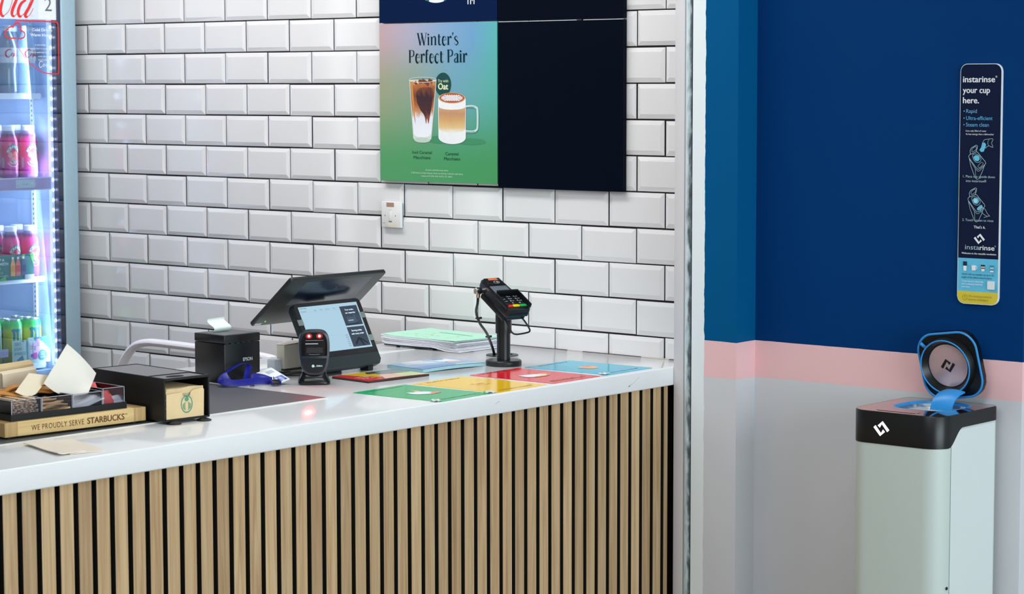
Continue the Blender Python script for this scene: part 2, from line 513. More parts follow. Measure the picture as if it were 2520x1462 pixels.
# shared materials
WHITE = M('white_plastic', (226, 228, 226), .35); BLACK = M('black_plastic', (18, 19, 21), .38, var=.1)
SATIN = M('satin_black', (14, 15, 17), .3); DGREY = M('dark_grey_plastic', (44, 48, 50), .45)
INKW = M('white_ink', (232, 236, 236), .5); INKN = M('navy_ink', (14, 36, 60), .5); INKK = M('black_ink', (20, 22, 24), .5)
CHROME = M('chrome', (205, 200, 190), .14, 1.0)
KRAFT = M('kraft_paper', (214, 190, 146), .8, var=.08, vs=40); KRAFTL = M('pale_kraft_paper', (228, 216, 190), .8, var=.04, vs=30)
PAPER = M('white_paper', (228, 230, 236), .7, var=.02)

# ================================================================== the setting
PAINT = paint_material()
g = G(); g.box(-3, 9.5, -7.5, .7, -.05, 0)
floor = struct(g.build('floor', M('floor_vinyl', (142, 126, 112), .45, var=.1, vs=6)))
g = G(); g.box(-3, 9.5, -7.5, .7, 2.9, 2.95)
struct(g.build('ceiling', M('ceiling_paint', (225, 225, 222), .8)))
# tiled back wall: grout bed plus every bevelled tile
TX, TZ, TZ0 = .20142, .103, 1.9386
g = G(); g.box(-.75, 2.66, -.0006, .12, 0, 2.9, mi=1)
GR = .0046
for r in range(-9, 19):
    zt, zb = TZ0-r*TZ-GR/2, TZ0-(r+1)*TZ+GR/2
    if zt > 2.89: continue
    off = 0 if r % 2 == 0 else .5
    for c in range(-5, 14):
        x0, x1 = (c+off)*TX+GR/2, (c+off+1)*TX-GR/2
        x0 = max(x0, -.74); x1 = min(x1, 2.655)
        if x1-x0 < .012: continue
        jx, jz = random.gauss(0, .0007), random.gauss(0, .0006)
        a, b = random.gauss(0, .00045), random.gauss(0, .00045)
        bw = min(.013, (x1-x0)*.35)
        dep = lambda x, z: -.0062+a*(x-(x0+x1)/2)/.1+b*(z-(zt+zb)/2)/.05
        o = [(x0+jx, zb+jz), (x1+jx, zb+jz), (x1+jx, zt+jz), (x0+jx, zt+jz)]
        q = [(x0+bw, zb+bw), (x1-bw, zb+bw), (x1-bw, zt-bw), (x0+bw, zt-bw)]
        V = [(x, -.0004, z) for x, z in o]+[(x, -.0022, z) for x, z in o]+[(x, dep(x, z), z) for x, z in q]
        # slightly pillowed face
        cx, cz = (x0+x1)/2, (zt+zb)/2
        V.append((cx, dep(cx, cz)-.00012, cz))
        F = []
        for k in range(4):
            l = (k+1) % 4
            F += [(k, l, 4+l, 4+k), (4+k, 4+l, 8+l, 8+k), (8+k, 8+l, 12)]
        g.add(V, F)
TILE = M('glazed_white_tile', (223, 222, 222), .11, spec=.55, var=.015, vs=8)
struct(g.build('wall_back', [TILE, M('dark_grout', (44, 39, 42), .95, spec=.1, var=.2, vs=90)], smooth=False))
# pier between the shop and the blue recess, and its trims
g = G(); g.box(2.705, 2.855, -.13, .12, 0, 2.9); struct(g.build('wall_middle', PAINT, smooth=False))
g = G(); g.box(2.6446, 2.6775, -.1305, .10, 0, 2.9, bv=.002)
struct(g.build('trim_1', M('post_paint', (206, 204, 206), .5, var=.03, vs=5)))
g = G(); g.T = Matrix.Identity(4)
g.tube([(2.6905, -.1215, 0), (2.6905, -.1215, 2.9)], .0125, n=20)
g.box(2.6785, 2.7025, -.119, .1, 0, 2.9)
struct(g.build('trim_2', dirt_bead_material()))
g = G(); g.box(2.855, 3.667, -.041, .62, 0, 2.9); struct(g.build('wall_right', PAINT, smooth=False))
g = G(); g.box(3.667, 6.0, .6, .7, 0, 2.9); struct(g.build('wall_far', M('far_wall_paint', (196, 204, 206), .6)))
g = G(); g.box(-.85, -.75, -7.4, .12, 0, 2.9); struct(g.build('wall_left', M('left_wall_paint', (150, 130, 122), .6)))

# ================================================================== service counter
SOLID = M('white_solid_surface', (232, 235, 236), .12, spec=.5, var=.012, vs=14)
cb = E('service_counter', 'slatted oak front of the service counter below the white worktop', 'counter', (2.6, -1.65, 0))
P0 = Vector((2.6, -1.65, 0))
g = G(); g.T = Matrix.Translation(-P0); g.box(2.56, 2.606, -3.3, -.01, 0, .8975)
g.build('backing_panel', M('black_felt', (9, 9, 10), .9), cb)
g = G()
for i in range(-17, 47):
    y0 = -2.4199+.049*i+.0064; y1 = min(y0+.0362, -.141)
    if y1-y0 < .006: continue
    g.box(2.606, 2.6326, y0, y1, 0, .8975, mi=1)
    g.add([(2.633, y0+.0004, .001), (2.633, y1-.0004, .001), (2.633, y1-.0004, .897), (2.633, y0+.0004, .897)], [(0, 1, 2, 3)])
sl = g.build('slat_cladding', [slat_material(), M('black_felt', (9, 9, 10), .9)], cb, smooth=False); sl.location = -P0
g = G(); g.T = Matrix.Translation(-P0)
for y in (-3.28, -2.2, -1.1, -.04): g.box(1.66, 2.56, y-.009, y+.009, 0, .8975)
g.box(1.64, 1.66, -3.3, -.01, .0, .8975)
g.build('carcass', M('white_board', (210, 210, 208), .6), cb)
g = G(); g.box(1.8, 2.644, -3.3, -.0065, .898, .95, bv=.004, seg=3)
# small scuffs on the front edge
wt = g.build('worktop', SOLID); tag(wt, 'long white glossy worktop of the service counter with overhanging front edge', 'worktop')
SC = M('scuff_mark', (120, 128, 136), .8)
SCF = lambda u, v, h: (2.644+h, u, v)
a = Art(SCF, h0=.0002)
a.stroke(bend([(-.33, .917), (-.315, .921), (-.30, .929), (-.285, .936)], 4), [.0005]*12+[.0004], SC); a.build('scuff', wt)
a = Art(SCF, h0=.0002); a.stroke([(-.335, .914), (-.326, .916)], .0022, SC); a.build('scuff', wt)
a = Art(SCF, h0=.0002); a.stroke(bend([(-.885, .925), (-.875, .929), (-.868, .930)], 3), .0008, SC)
o = a.build('scuff', wt)
g = G(); g.box(1.6184, 1.7975, -3.3, -.0065, .902, .9505, bv=.003, seg=2)
tag(g.build('back_worktop', SOLID), 'narrow white rear worktop strip behind a dark joint', 'worktop')
g = G()
x = 1.62
while x < 2.64:
    L_ = random.uniform(.03, .12); light = random.random() < .25
    g.box(x, min(x+L_, 2.643), -.0074-.0008*random.random(), -.0063, .9502, .9522 if not light else .9528, mi=1 if light else 0); x += L_
struct(g.build('trim_3', [M('joint_brown', (92, 80, 76), .9), M('sealant', (206, 200, 192), .5)], smooth=False))

# ================================================================== drinks cooler
CO = Vector((0, -.402, 0))
fr = E('drinks_cooler', 'tall glass-door drinks cooler with bright white light strip, at the left edge', 'cooler', CO, 90)
GREYM = M('cooler_grey', (158, 184, 198), .42, .15)
LINER = M('cooler_liner', (184, 204, 232), .45, var=.02)
g = G()
g.box(.300, .35, .052, .70, 0, 2.1); g.box(-.35, -.300, .052, .70, 0, 2.1); g.box(-.30, .30, .64, .70, 0, 2.1)
g.box(-.30, .30, .052, .64, 2.02, 2.1); g.box(-.30, .30, .052, .64, 0, .70)
g.build('cabinet', GREYM, fr)
g = G()
g.box(.268, .2995, .053, .63, .70, 2.02); g.box(-.2995, -.268, .053, .63, .70, 2.02); g.box(-.268, .268, .60, .639, .70, 2.02)
g.box(-.268, .268, .053, .60, .70, .735); g.box(-.268, .268, .053, .60, 2.0, 2.02)
g.build('liner', LINER, fr)
dr = G(); dr.box(.284, .35, 0, .05, .3, 2.1, bv=.007, seg=3); dr.box(-.35, -.284, 0, .05, .3, 2.1, bv=.007)
dr.box(-.284, .284, 0, .05, 2.03, 2.1); dr.box(-.284, .284, 0, .05, .3, .70)
door = dr.build('door', GREYM, fr)
g = G(); g.box(.2665, .284, .0085, .05, .70, 2.03); g.box(-.284, -.2665, .0085, .05, .70, 2.03)
g.build('gasket', M('door_gasket', (22, 30, 70), .4), door)
g = G(); g.box(-.2838, .2838, .004, .008, .701, 2.029); g.build('glass_pane', glass_material('cooler_glass'), door)
# light strip
LEDW = M('led_white', (255, 255, 255), .4, emis=(236, 242, 255), es=22, var=0)
STRIPM = M('led_strip_lens', (235, 240, 255), .3, emis=(190, 210, 255), es=.40, var=0)
g = G(); g.box(.2550, .2648, .030, .046, .75, 1.985); g.box(.2648, .2679, .036, .044, .75, 1.985); strip = g.build('light_strip', STRIPM, fr)
for k in range(35):
    z = .768+k*.0352
    g = G(); g.lathe([(.0005, -.0022), (.0032, -.0022), (.0032, 0)], 10)
    o = g.build('diode', LEDW, strip); o.rotation_euler = (R(-90), 0, 0); o.location = (.2599, .0298, z)
    g2 = None
area('cooler_strip_light', tuple(CO+Vector((-.075, .235, 1.36))), tuple(CO+Vector((-.40, -.12, 1.33))), .07, 1.2, 4.5, (.66, .80, 1.0))
area('cooler_strip_light', tuple(CO+Vector((-.075, -.235, 1.36))), tuple(CO+Vector((-.40, .12, 1.33))), .07, 1.2, 4.5, (.66, .80, 1.0))
# pilaster with slots
g = G(); g.box(.2600, .2679, .135, .152, .74, 1.99); pil = g.build('pilaster', M('pilaster_white', (222, 226, 232), .4), fr)
g = G()
for k in range(70): g.box(.2596, .2604, .139, .143, .76+k*.0172, .767+k*.0172)
g.build('slot', M('slot_dark', (40, 54, 84), .7), pil)
# shelves
SHELF = M('shelf_white', (220, 226, 238), .35)
LILAC = M('price_rail_lilac', (190, 172, 214), .4)
CLEAR = glass_material('clear_acrylic', (240, 242, 248), -.01, .25)


def shelf(z, front, label_rail=None):
    g = G(); g.box(-.266, .2575, front, .55, z-.012, z-.0005)
    for k in range(5): g.box(.1795-.0875*k, .1815-.0875*k, front+.002, .5, z-.0006, z+.004)
    s = g.build('shelf', SHELF, fr)
    g = G(); g.box(-.262, .250, front-.006, front, z-.016, z+.004, bv=.0015); g.build('shelf_edge', M('shelf_edge_white', (235, 238, 244), .3), s)
    return s


sh1 = shelf(1.698, .082); sh2 = shelf(1.405, .082); sh3 = shelf(1.060, .082); sh4 = shelf(.757, .082)
g = G(); g.box(-.262, .2585, .036, .040, 1.3690, 1.4110, bv=.001); g.box(-.262, .2585, .040, .081, 1.397, 1.4005)
rail = g.build('price_rail', LILAC, sh2)
g = G(); g.box(-.262, .2585, .0345, .036, 1.4085, 1.4125); g.box(-.262, .2585, .0345, .036, 1.3675, 1.3705); g.build('rail_edge', M('rail_edge', (236, 230, 244), .3), rail)
a = Art(vplane(.0358))
a.rect(.104, .186, 1.3765, 1.4055, M('price_card', (206, 222, 226), .5)); a.text('LUCOZADE', .132, 1.388, .0035, M('price_ink', (90, 140, 190), .6), bold=.01)
a.poly([(.166, 1.389), (.178, 1.399), (.179, 1.388)], INKW); a.text('£1.85', .110, 1.383, .003, M('price_ink_dark', (120, 130, 150), .6))
a.build('price_card', rail)
# bottle guards (clear front lips)
for z, h in ((1.405, .018), (1.060, .07), (.757, .05)):
    g = G(); g.box(-.262, .256, .0765, .0785, z-.012, z+h); g.build('front_lip', CLEAR, {1.405: sh2, 1.060: sh3, .757: sh4}[z])

# print on the door glass: header, number, red outline with message
a = Art(vplane(.0038, -.0151), h0=.0002)
HDR = M('header_film', (214, 226, 238), .4); RED = M('print_red', (226, 44, 48), .45); PRED = M('print_pale_red', (236, 120, 110), .45)
FILM = M('frost_white', (236, 240, 244), .5)
a.rect(-.262, .2812, 1.9535, 2.028, HDR); a.rect(.205, .2775, 1.9545, 2.028, M('number_panel', (232, 236, 236), .5))
a.text('2', .2315, 1.9835, .0445, M('number_ink', (96, 108, 112), .5), fit=.031)
# script lettering along the header: slanted thick strokes joined by hairlines
def hx(p): return [(.0396+.00172*x, 2.0185-.00142*y) for x, y in p]
def thick(p, mat=None):
    q = bend(hx(p), 8); n = len(q)
    a.stroke(q, [.0018+.0105*math.sin(math.pi*min(1, max(0, (i+1)/(n+1))))**.6 for i in range(n)], mat or RED)
def hair(p): a.stroke(bend(hx(p), 7), .0024, RED)
thick([(20, -26), (8, 4), (3, 26), (6, 38), (12, 39)]); hair([(10, 39), (22, 28), (31, 6), (32, -14), (24, -26)])
thick([(58, -40), (44, -4), (32, 24), (31, 36), (37, 40)]); hair([(35, 40), (45, 30), (56, 8), (70, -20)])
thick([(66, 0), (54, 8), (46, 26), (48, 38), (54, 39)]); hair([(52, 39), (62, 30), (72, 12), (78, -2)])
thick([(88, -12), (76, 12), (64, 32), (64, 39), (69, 40)]); hair([(67, 40), (75, 34), (83, 19)])
thick([(-30, -26), (-42, 4), (-46, 26), (-43, 38), (-37, 39)]); hair([(-39, 39), (-26, 30), (-10, 10), (4, -6)])
a.stroke(ell(.1765, 1.9655, .0028, .0030, 14), .0006, PRED, closed=True)
a.build('header_print', door)
a = Art(vplane(.0038, -.0151), h0=.0004)
a.stroke(bend([(.108, 1.9483), (.19, 1.948), (.2720, 1.9470), (.2855, 1.9425), (.2892, 1.928), (.2890, 1.86), (.2872, 1.782), (.2800, 1.7690), (.225, 1.7725), (.175, 1.7975), (.130, 1.840), (.1045, 1.879)], 6), [.0045]*30+[.0045-.00009*i for i in range(31)], RED)
a.stroke(bend([(.0775, 1.9205), (.066, 1.914), (.062, 1.900), (.073, 1.890), (.095, 1.889), (.108, 1.889)], 6), .005, RED)
a.stroke(bend([(.0765, 1.924), (.090, 1.928), (.096, 1.926), (.104, 1.938), (.118, 1.940), (.126, 1.930), (.128, 1.917), (.143, 1.908), (.143, 1.895), (.130, 1.888), (.116, 1.888)], 6), .005, RED)
for t, x, z, c, w in (('Cold Drinks', .1759, 1.9140, .0095, .086), ('Warm Hearts', .1690, 1.8965, .0095, .093)): a.text(t, x, z, c, FILM, bold=.02, fit=w)
for i, t in enumerate(('A new energy', 'cooler door is saving up to', 'energy and less CO2 to', 'meet our aims', 'on the planet')):
    a.text(t, .166+[.020, 0, 0, .034, .034][i], 1.8655-.0128*i, .0042, FILM, bold=.01, fit=[.046, .096, .092, .050, .048][i])
a.stroke(bend([(.219, 1.809), (.208, 1.811), (.203, 1.799), (.208, 1.790), (.216, 1.795)]), .0018, FILM)
a.stroke(bend([(.224, 1.803), (.219, 1.798), (.223, 1.794), (.227, 1.799), (.224, 1.803)]), .0014, FILM)
a.stroke(bend([(.236, 1.803), (.231, 1.798), (.235, 1.794), (.240, 1.802), (.240, 1.795), (.246, 1.806), (.251, 1.800), (.246, 1.794), (.254, 1.795)]), .0014, FILM)
a.build('door_sticker', door)

# ---- bottles and cans
CLEARB = M('cola_bottle_plastic', (140, 164, 186), .24, spec=.6, trans=.35, coat=.5, var=.05)
CAPW = M('bottle_cap_white', (226, 230, 236), .4); CLAB = M('cola_label', (214, 218, 228), .35)
COKER = M('cola_red', (214, 40, 70), .4); SQ = vgrad('squash', .0, .2, [(0, (150, 60, 150)), (.14, (196, 70, 150)), (.45, (214, 52, 110)), (.68, (214, 60, 130)), (.74, (96, 30, 84)), (.80, (140, 130, 170))], .26)
TEALB = M('banner_green', (40, 132, 124), .4); FRUIT = M('fruit_red', (222, 62, 72), .4); FRUITL = M('fruit_pale', (236, 150, 150), .4); LEAF = M('leaf_green', (110, 190, 110), .4)
SQL = M('squash_base_clear', (126, 160, 184), .1, coat=.4)


def cola(loc, label, grp):
    t = E('cola_bottle', label, 'bottle', loc, 90+random.uniform(-8, 4), grp)
    g = G(); r = .0325
    g.lathe([(.024, 0), (.029, .003), (r, .012), (r*.94, .05), (r*.90, .085), (r*.97, .10), (r, .112), (r, .158), (r*.96, .168), (r*.78, .188), (.0185, .205), (.0138, .214), (.0135, .222)], 24)
    g.build('bottle_body', CLEARB, t)
    g = G(); g.lathe([(.0150, .2175), (.0152, .234), (.0135, .2365)], 20); g.build('cap', CAPW, t)
    g = G(); g.lathe([(r+.0004, .108), (r+.0004, .160)], 28, cap=False); lb = g.build('label_band', CLAB, t)
    a = Art(cplane(r+.0006), h0=.0002)
    k = .026
    a.stroke(bend([(-.004, .151), (-.010, .154), (-.020, .148), (-.023, .138), (-.018, .128), (-.008, .129), (-.004, .134)]), [.0028+.0025*math.sin(i*.08) for i in range(43)], COKER)
    a.stroke(ell(.001, .134, .005, .0065, 18), .0026, COKER, closed=True)
    a.stroke([(.010, .128), (.0105, .153)], .0030, COKER); a.stroke(bend([(.019, .143), (.012, .138), (.020, .129)], 4), .0026, COKER)
    a.stroke(bend([(.022, .136), (.030, .138), (.028, .143), (.023, .140), (.024, .130), (.031, .130)], 4), .0024, COKER)
    a.poly([(-.012, .1085), (.022, .1085), (.020, .114), (.008, .121), (-.010, .112)], COKER)
    a.poly(ell(.014, .123, .0085, .0095, 18), M('lemon_pale', (232, 234, 226), .5)); a.poly(ell(-.004, .126, .006, .006, 14), M('lemon_pale', (232, 234, 226), .5))
    a.build('label_print', lb)
    return t


def squash(loc, label, grp):
    t = E('squash_bottle', label, 'bottle', loc, 90+random.uniform(-18, -2), grp)
    r = .0315; g = G()
    g.lathe([(.025, 0), (.030, .004), (r, .014), (r, .05), (r, .118), (r*.97, .128), (r*.80, .146), (.0212, .158), (.0196, .165)], 24)
    g.build('bottle_body', SQ, t)
    g = G(); g.lathe([(.0212, .163), (.0214, .179), (.0195, .1815)], 22); g.build('cap', CAPW, t)
    a = Art(cplane(r), h0=.0004)
    pts = ell(.004, .070, .0225, .040, 16, 25, 155)
    a.stroke(pts, .0135, TEALB)
    a.poly(ell(.003, .070, .021, .030, 22), FRUIT)
    a.poly(ell(.010, .082, .0095, .010, 14), M('fruit_orange', (236, 104, 84), .4)); a.poly(ell(-.008, .080, .008, .010, 14), FRUITL); a.poly(ell(.002, .066, .007, .008, 14), FRUITL)
    a.poly(ell(.004, .055, .014, .0065, 16), M('label_pale', (226, 190, 206), .5)); a.poly(ell(.006, .056, .006, .004, 12), LEAF)
    a.stroke(ell(.003, .062, .022, .022, 14, 200, 335), .003, M('label_pale', (226, 190, 206), .5))
    a.rect(-.040, -.030, .035, .070, M('back_panel', (170, 176, 170), .5), 3)
    n = len('ROBINSONS')
    for i, ch in enumerate('ROBINSONS'):
        an = 150-(150-30)*(i+.5)/n
        a.text(ch, .004+.0215*math.cos(R(an)), .0655+.0385*math.sin(R(an)), .0088, INKW, 'C', .03, rot=(an-90)*.6); a.h -= a.dh
    a.build('label_print', t)
    return t


CANG = vgrad('can_paint', .0, .157, [(0, (120, 180, 60)), (.1, (186, 200, 70)), (.75, (202, 206, 84)), (.80, (120, 200, 90)), (.86, (44, 190, 96)), (1, (40, 186, 90))], .3, .10, 70)
CANTOP = M('can_metal', (190, 196, 204), .3, .8)
CLAW = M('claw_blue', (20, 126, 150), .35)


def can(loc, label, grp):
    t = E('energy_drink_can', label, 'can', loc, 90+random.uniform(-16, 0), grp)
    r = .0325; g = G()
    g.lathe([(.024, 0), (.0265, .002), (r, .012), (r, .138), (.0285, .149), (.0272, .152)], 26); g.build('can_body', CANG, t)
    g = G(); g.lathe([(.0275, .1515), (.0282, .154), (.0275, .1568), (.0262, .1545), (.0258, .1535)], 26)
    g.ball((0, -.004, .155), .006, .010, .001, 10); g.build('lid', CANTOP, t)
    a = Art(cplane(r), h0=.0004)
    # three torn vertical strokes joined at the top
    for x0, s in ((-.0135, 1), (0, 0), (.0135, -1)):
        L = [(x0-.006, .122), (x0-.001, .124), (x0+.003, .126), (x0+.0065, .121), (x0+.0050, .112), (x0+.0056, .100), (x0+.0042, .086), (x0+.0048, .070), (x0+.0034, .055), (x0+.0030, .040), (x0+.0008, .028), (x0-.0010, .040), (x0-.0022, .058), (x0-.0016, .072), (x0-.0030, .088), (x0-.0024, .102), (x0-.0044, .113), (x0-.0086, .117)]
        a.poly(L, CLAW); a.h -= a.dh
    a.h += a.dh
    a.text('ZERO', 0, .030, .006, INKK, 'C', .02)
    a.build('claw_print', t)
    return t


def fpos(lx, ly, z): return (-ly, CO.y+lx, z)
cols = ((.2235, "against the cooler's right wall"), (.140, 'second from the right wall'), (.052, 'third from the right wall'))
for lx, w in cols:
    for ly, rw in ((.118, 'front row'), (.190, 'row behind the front')):
        if lx < .1 and ly > .15: continue
        cola(fpos(lx, ly, 1.6984), f'cola bottle with white cap, {rw}, {w}, top shelf', 'cola bottles on the top shelf')
        squash(fpos(lx, ly, 1.4095), f'red squash bottle, {rw}, {w}, lilac-railed shelf', 'squash bottles on the middle shelf')
        squash(fpos(lx, ly, 1.0985 if 0 else 1.0605), f'red squash bottle, {rw}, {w}, third shelf', 'squash bottles on the lower shelf')
        can(fpos(lx, ly, .7616), f'yellow-green drink can, {rw}, {w}, bottom shelf', 'drink cans on the bottom shelf')
g = G(); g.box(-.02, .02, 0, .004, 0, .06)
# promotion card on the lower shelf
t = E('promotion_card', 'dark green promotion card with three bottles, on the third cooler shelf', 'card', fpos(.06, .066, 1.0585), 90)
g = G(); g.box(-.136, .136, -.0012, 0, 0, .088); g.build('card', M('promo_green', (28, 122, 120), .45), t)
a = Art(vplane(-.0012))
LIME = M('lime_print', (104, 204, 110), .5)
a.text('PERK UP A', .010, .067, .0095, INKW, 'R', .04); a.text('DRINK WITH', .026, .0530, .0095, INKW, 'R', .04)
a.text('OUR', -.004, .0375, .0095, LIME, 'R', .02); a.text('PUNCH', .003, .0225, .0095, LIME, 'R', .02); a.text('PEACH, RASPBERRY AND TROPICAL', .026, .0150, .0028, INKW, 'R', .01)
a.poly([(.118, .088), (.135, .045), (.1355, .088)], LIME); a.poly([(-.02, 0), (.014, .016), (.018, 0)], LIME); a.poly([(.086, .088), (.092, .07), (.1, .088)], LIME)
for x, c1, c2 in ((.046, (236, 176, 110), (230, 150, 70)), (.068, (236, 120, 120), (222, 70, 80)), (.091, (70, 90, 140), (44, 60, 110))):
    a.poly([(x-.010, .014), (x+.010, .014), (x+.0105, .052), (x+.0045, .070), (x+.0045, .078), (x-.0045, .078), (x-.0045, .070), (x-.0105, .052)], M('promo_%d' % c1[2], c1, .5))
    a.rect(x-.010, x+.010, .028, .050, M('promo_%d_b' % c2[1], c2, .5)); a.rect(x-.0045, x+.0045, .072, .080, INKW)
a.build('card_print', t)
g = G(); g.box(.096, .136, -.004, -.0013, -.002, .016, bv=.001); g.build('card_clip', M('clip_white', (226, 224, 236), .4), t)
# zero sugar card
t = E('promotion_card', 'pale folded promotion card with pink cans and round price spot, lowest cooler shelf', 'card', fpos(.168, .056, .760), 90)
g = G(); g.box(-.078, -.010, -.0012, 0, .004, .088); g.box(-.0105, .085, .0, .0012, .004, .094); g.build('card', M('promo_mint', (196, 222, 216), .5), t)
a = Art(vplane(-.0012))
TEALP = M('promo_teal', (58, 140, 168), .5); TEALD = M('promo_teal_ink', (40, 160, 170), .5)
for i, s in enumerate(('ZERO', 'SUGAR', 'SPARKLE')): a.text(s, -.072, .070-.0165*i, .0105, TEALD, 'L', .02, fit=[.030, .034, .050][i])
a.poly([(-.062, .004), (-.024, .004), (-.036, .036), (-.058, .022)], TEALP); a.poly([(-.045, .088), (-.030, .088), (-.028, .080)], TEALP); a.poly([(-.014, .006), (-.0102, .006), (-.0102, .084), (-.018, .086)], TEALP)
a.build('card_print', t)
a = Art(vplane(-.0002))
a.poly([(.015, .094), (.085, .094), (.085, .045), (.050, .080), (.018, .084)], TEALP)
for x, y, c in ((.004, .020, (206, 206, 220)), (.034, .030, (230, 170, 206)), (.019, .018, (224, 176, 214))):
    a.rect(x-.0085, x+.0085, y, y+.058, M('promo_can_%d' % c[0], c, .5)); a.text('DA', x, y+.040, .0055, TEALP, 'C', .03); a.text('SH', x, y+.032, .0055, TEALP, 'C', .03)
a.rect(.0105, .0275, .018, .040, M('promo_magenta', (206, 70, 170), .5)); a.poly(ell(.006, .030, .005, .007, 12), M('promo_violet', (70, 50, 170), .5))
a.poly(ell(.052, .030, .0185, .0185, 24), TEALP); a.text('NOW', .052, .037, .0050, INKW, 'C', .02); a.text('ONLY', .052, .0295, .0050, INKW, 'C', .02); a.text('£1.90', .052, .0195, .0065, INKW, 'C', .03)
a.build('price_print', t)
# flat label on the bottom shelf lip
a = Art(vplane(.0760)); a.rect(-.06, .088, .792, .820, M('lip_label', (176, 184, 214), .5)); a.text('ENERGY DRINK', .05, .806, .004, M('lip_ink', (190, 110, 160), .5), 'L'); a.text('MIX AND MATCH', .05, .799, .004, M('lip_ink', (190, 110, 160), .5), 'L')
a.build('lip_label', sh4)
# ================================================================== things on the counter
ZC = .95
# ---- dark mat
g = G(); g.prism(rrect(.45, 1.9985, .004, 3, 2.145, -2.2108), ZC, ZC+.0016)
mat_ = g.build('counter_mat', M('slate_mat', (78, 80, 86), .5, var=.12, vs=500)); tag(mat_, 'flat dark grey mat lying on the worktop under the napkin box', 'mat')
g = G(); g.box(2.3701, 2.3735, -3.2, -1.2115, ZC, ZC+.0021); g.box(2.0, 2.3735, -1.2114, -1.2104, ZC, ZC+.0018)
g.build('clear_edge', M('mat_edge', (222, 226, 220), .25), mat_)

# ---- menu cards along the front edge (A4, glossy lamination)


def menu_card(name, cx, cy, rgb, label, rz, art):
    t = E(name, label, 'card', (cx, cy, ZC), rz, None)
    m = M('card_%d_%d_%d' % rgb, rgb, .14, spec=.11, var=.02)
    g = G(); g.prism(rrect(.288, .207, .004, 3), 0, .0009); g.build('laminated_sheet', m, t)
    a = Art(hplane(.0009)); art(a); a.build('card_print', t)
    return t


def card_text(a, top, bottom, ink):
    # lines run along the short sides, one at the staff edge and one at the customer edge
    for t, x in ((top, -.121), (bottom, .121)):
        for i, s in enumerate(t):
            a.text(s, x-.010*i, -.07, .0062, ink, 'L', .015, rot=90, fit=.14-.03*i)


INKC = M('card_ink', (60, 70, 66), .5)


def art_green(a):
    card_text(a, ('VEGETARIAN BAGUETTE',), ('EGG MAYO SANDWICH',), INKC)
    a.poly(ell(.005, .005, .030, .026, 24), M('bread_tan', (226, 170, 140), .5)); a.poly(bend([(-.030, -.03), (.01, -.035), (.028, .0), (.01, .03), (-.02, .012)], 4), M('wrap_white', (226, 232, 236), .5))
    a.poly(ell(-.032, .012, .012, .010, 14), M('bread_gold', (222, 186, 120), .5)); a.poly(ell(.022, .026, .012, .018, 14), M('ham_pink', (226, 150, 140), .5))


def art_yellow(a):
    card_text(a, ('TUNA MELT',), ('TUNA MELT TOASTIE',), INKC)
    a.text('Tuna', .0, -.022, .016, M('soft_orange', (206, 130, 90), .5), 'L', 0, rot=90)
    a.stroke(bend([(.012, -.03), (.018, .0), (.010, .03)], 5), .002, M('soft_orange', (206, 130, 90), .5))


def art_red(a):
    card_text(a, ('HAM AND CHEESE', 'BAGUETTE'), ('BACON BREAKFAST', 'ROLL'), M('card_ink_red', (96, 24, 30), .5))
    a.poly(bend([(-.03, -.035), (.012, -.045), (.026, -.01), (.018, .03), (-.002, .036), (-.018, .014)], 5), M('wrap_white', (226, 232, 236), .5))
    a.poly(ell(-.004, .040, .013, .014, 16), M('bread_tan', (226, 170, 140), .5)); a.poly(ell(.022, .006, .007, .034, 16), M('bread_gold', (222, 186, 120), .5))


def art_teal(a):
    card_text(a, ('CHICKEN TIKKA',), ('CHICKEN WRAP',), INKC)
    a.poly(bend([(-.03, .01), (-.012, -.03), (.026, -.02), (.03, .004), (.006, .03), (-.018, .036)], 5), M('bread_tan', (226, 170, 140), .5))
    a.poly(bend([(.0, -.026), (.024, -.018), (.022, .0), (.002, .004)], 4), M('bread_gold', (222, 186, 120), .5)); a.poly(ell(-.016, .014, .012, .014, 16), M('ham_pink', (226, 150, 140), .5))


menu_card('menu_card', 2.4895, -.991, (0, 172, 100), 'green laminated menu card lying on the worktop edge, nearest the grey mat', 3, art_green)
menu_card('menu_card', 2.4875, -.767, (238, 192, 24), 'yellow laminated menu card lying on the worktop edge between green and red ones', 2, art_yellow)
menu_card('menu_card', 2.4810, -.534, (216, 24, 38), 'red laminated menu card lying on the worktop edge between yellow and turquoise ones', 1, art_red)
menu_card('menu_card', 2.4780, -.300, (14, 176, 208), 'turquoise laminated menu card lying at the wall end of the worktop', 2, art_teal)
TAPE = M('clear_tape', (214, 222, 222), .2, spec=.7)
for (x, y, w) in ((2.624, -1.083, 'green'), (2.622, -.875, 'yellow'), (2.612, -.393, 'turquoise')):
    g = G(); rr = random.random()
    g.grid(lambda u, v: (x-.014+.022*u, y-.016+.026*v, ZC+.0016+.0022*math.sin(u*9+rr*6)*math.sin(v*7+rr)+.0022), 7, 7, .0004)
    tag(g.build('tape_scrap', TAPE), f'crumpled bit of clear tape on the front corner of the {w} card', 'tape')

# ---- leaflets


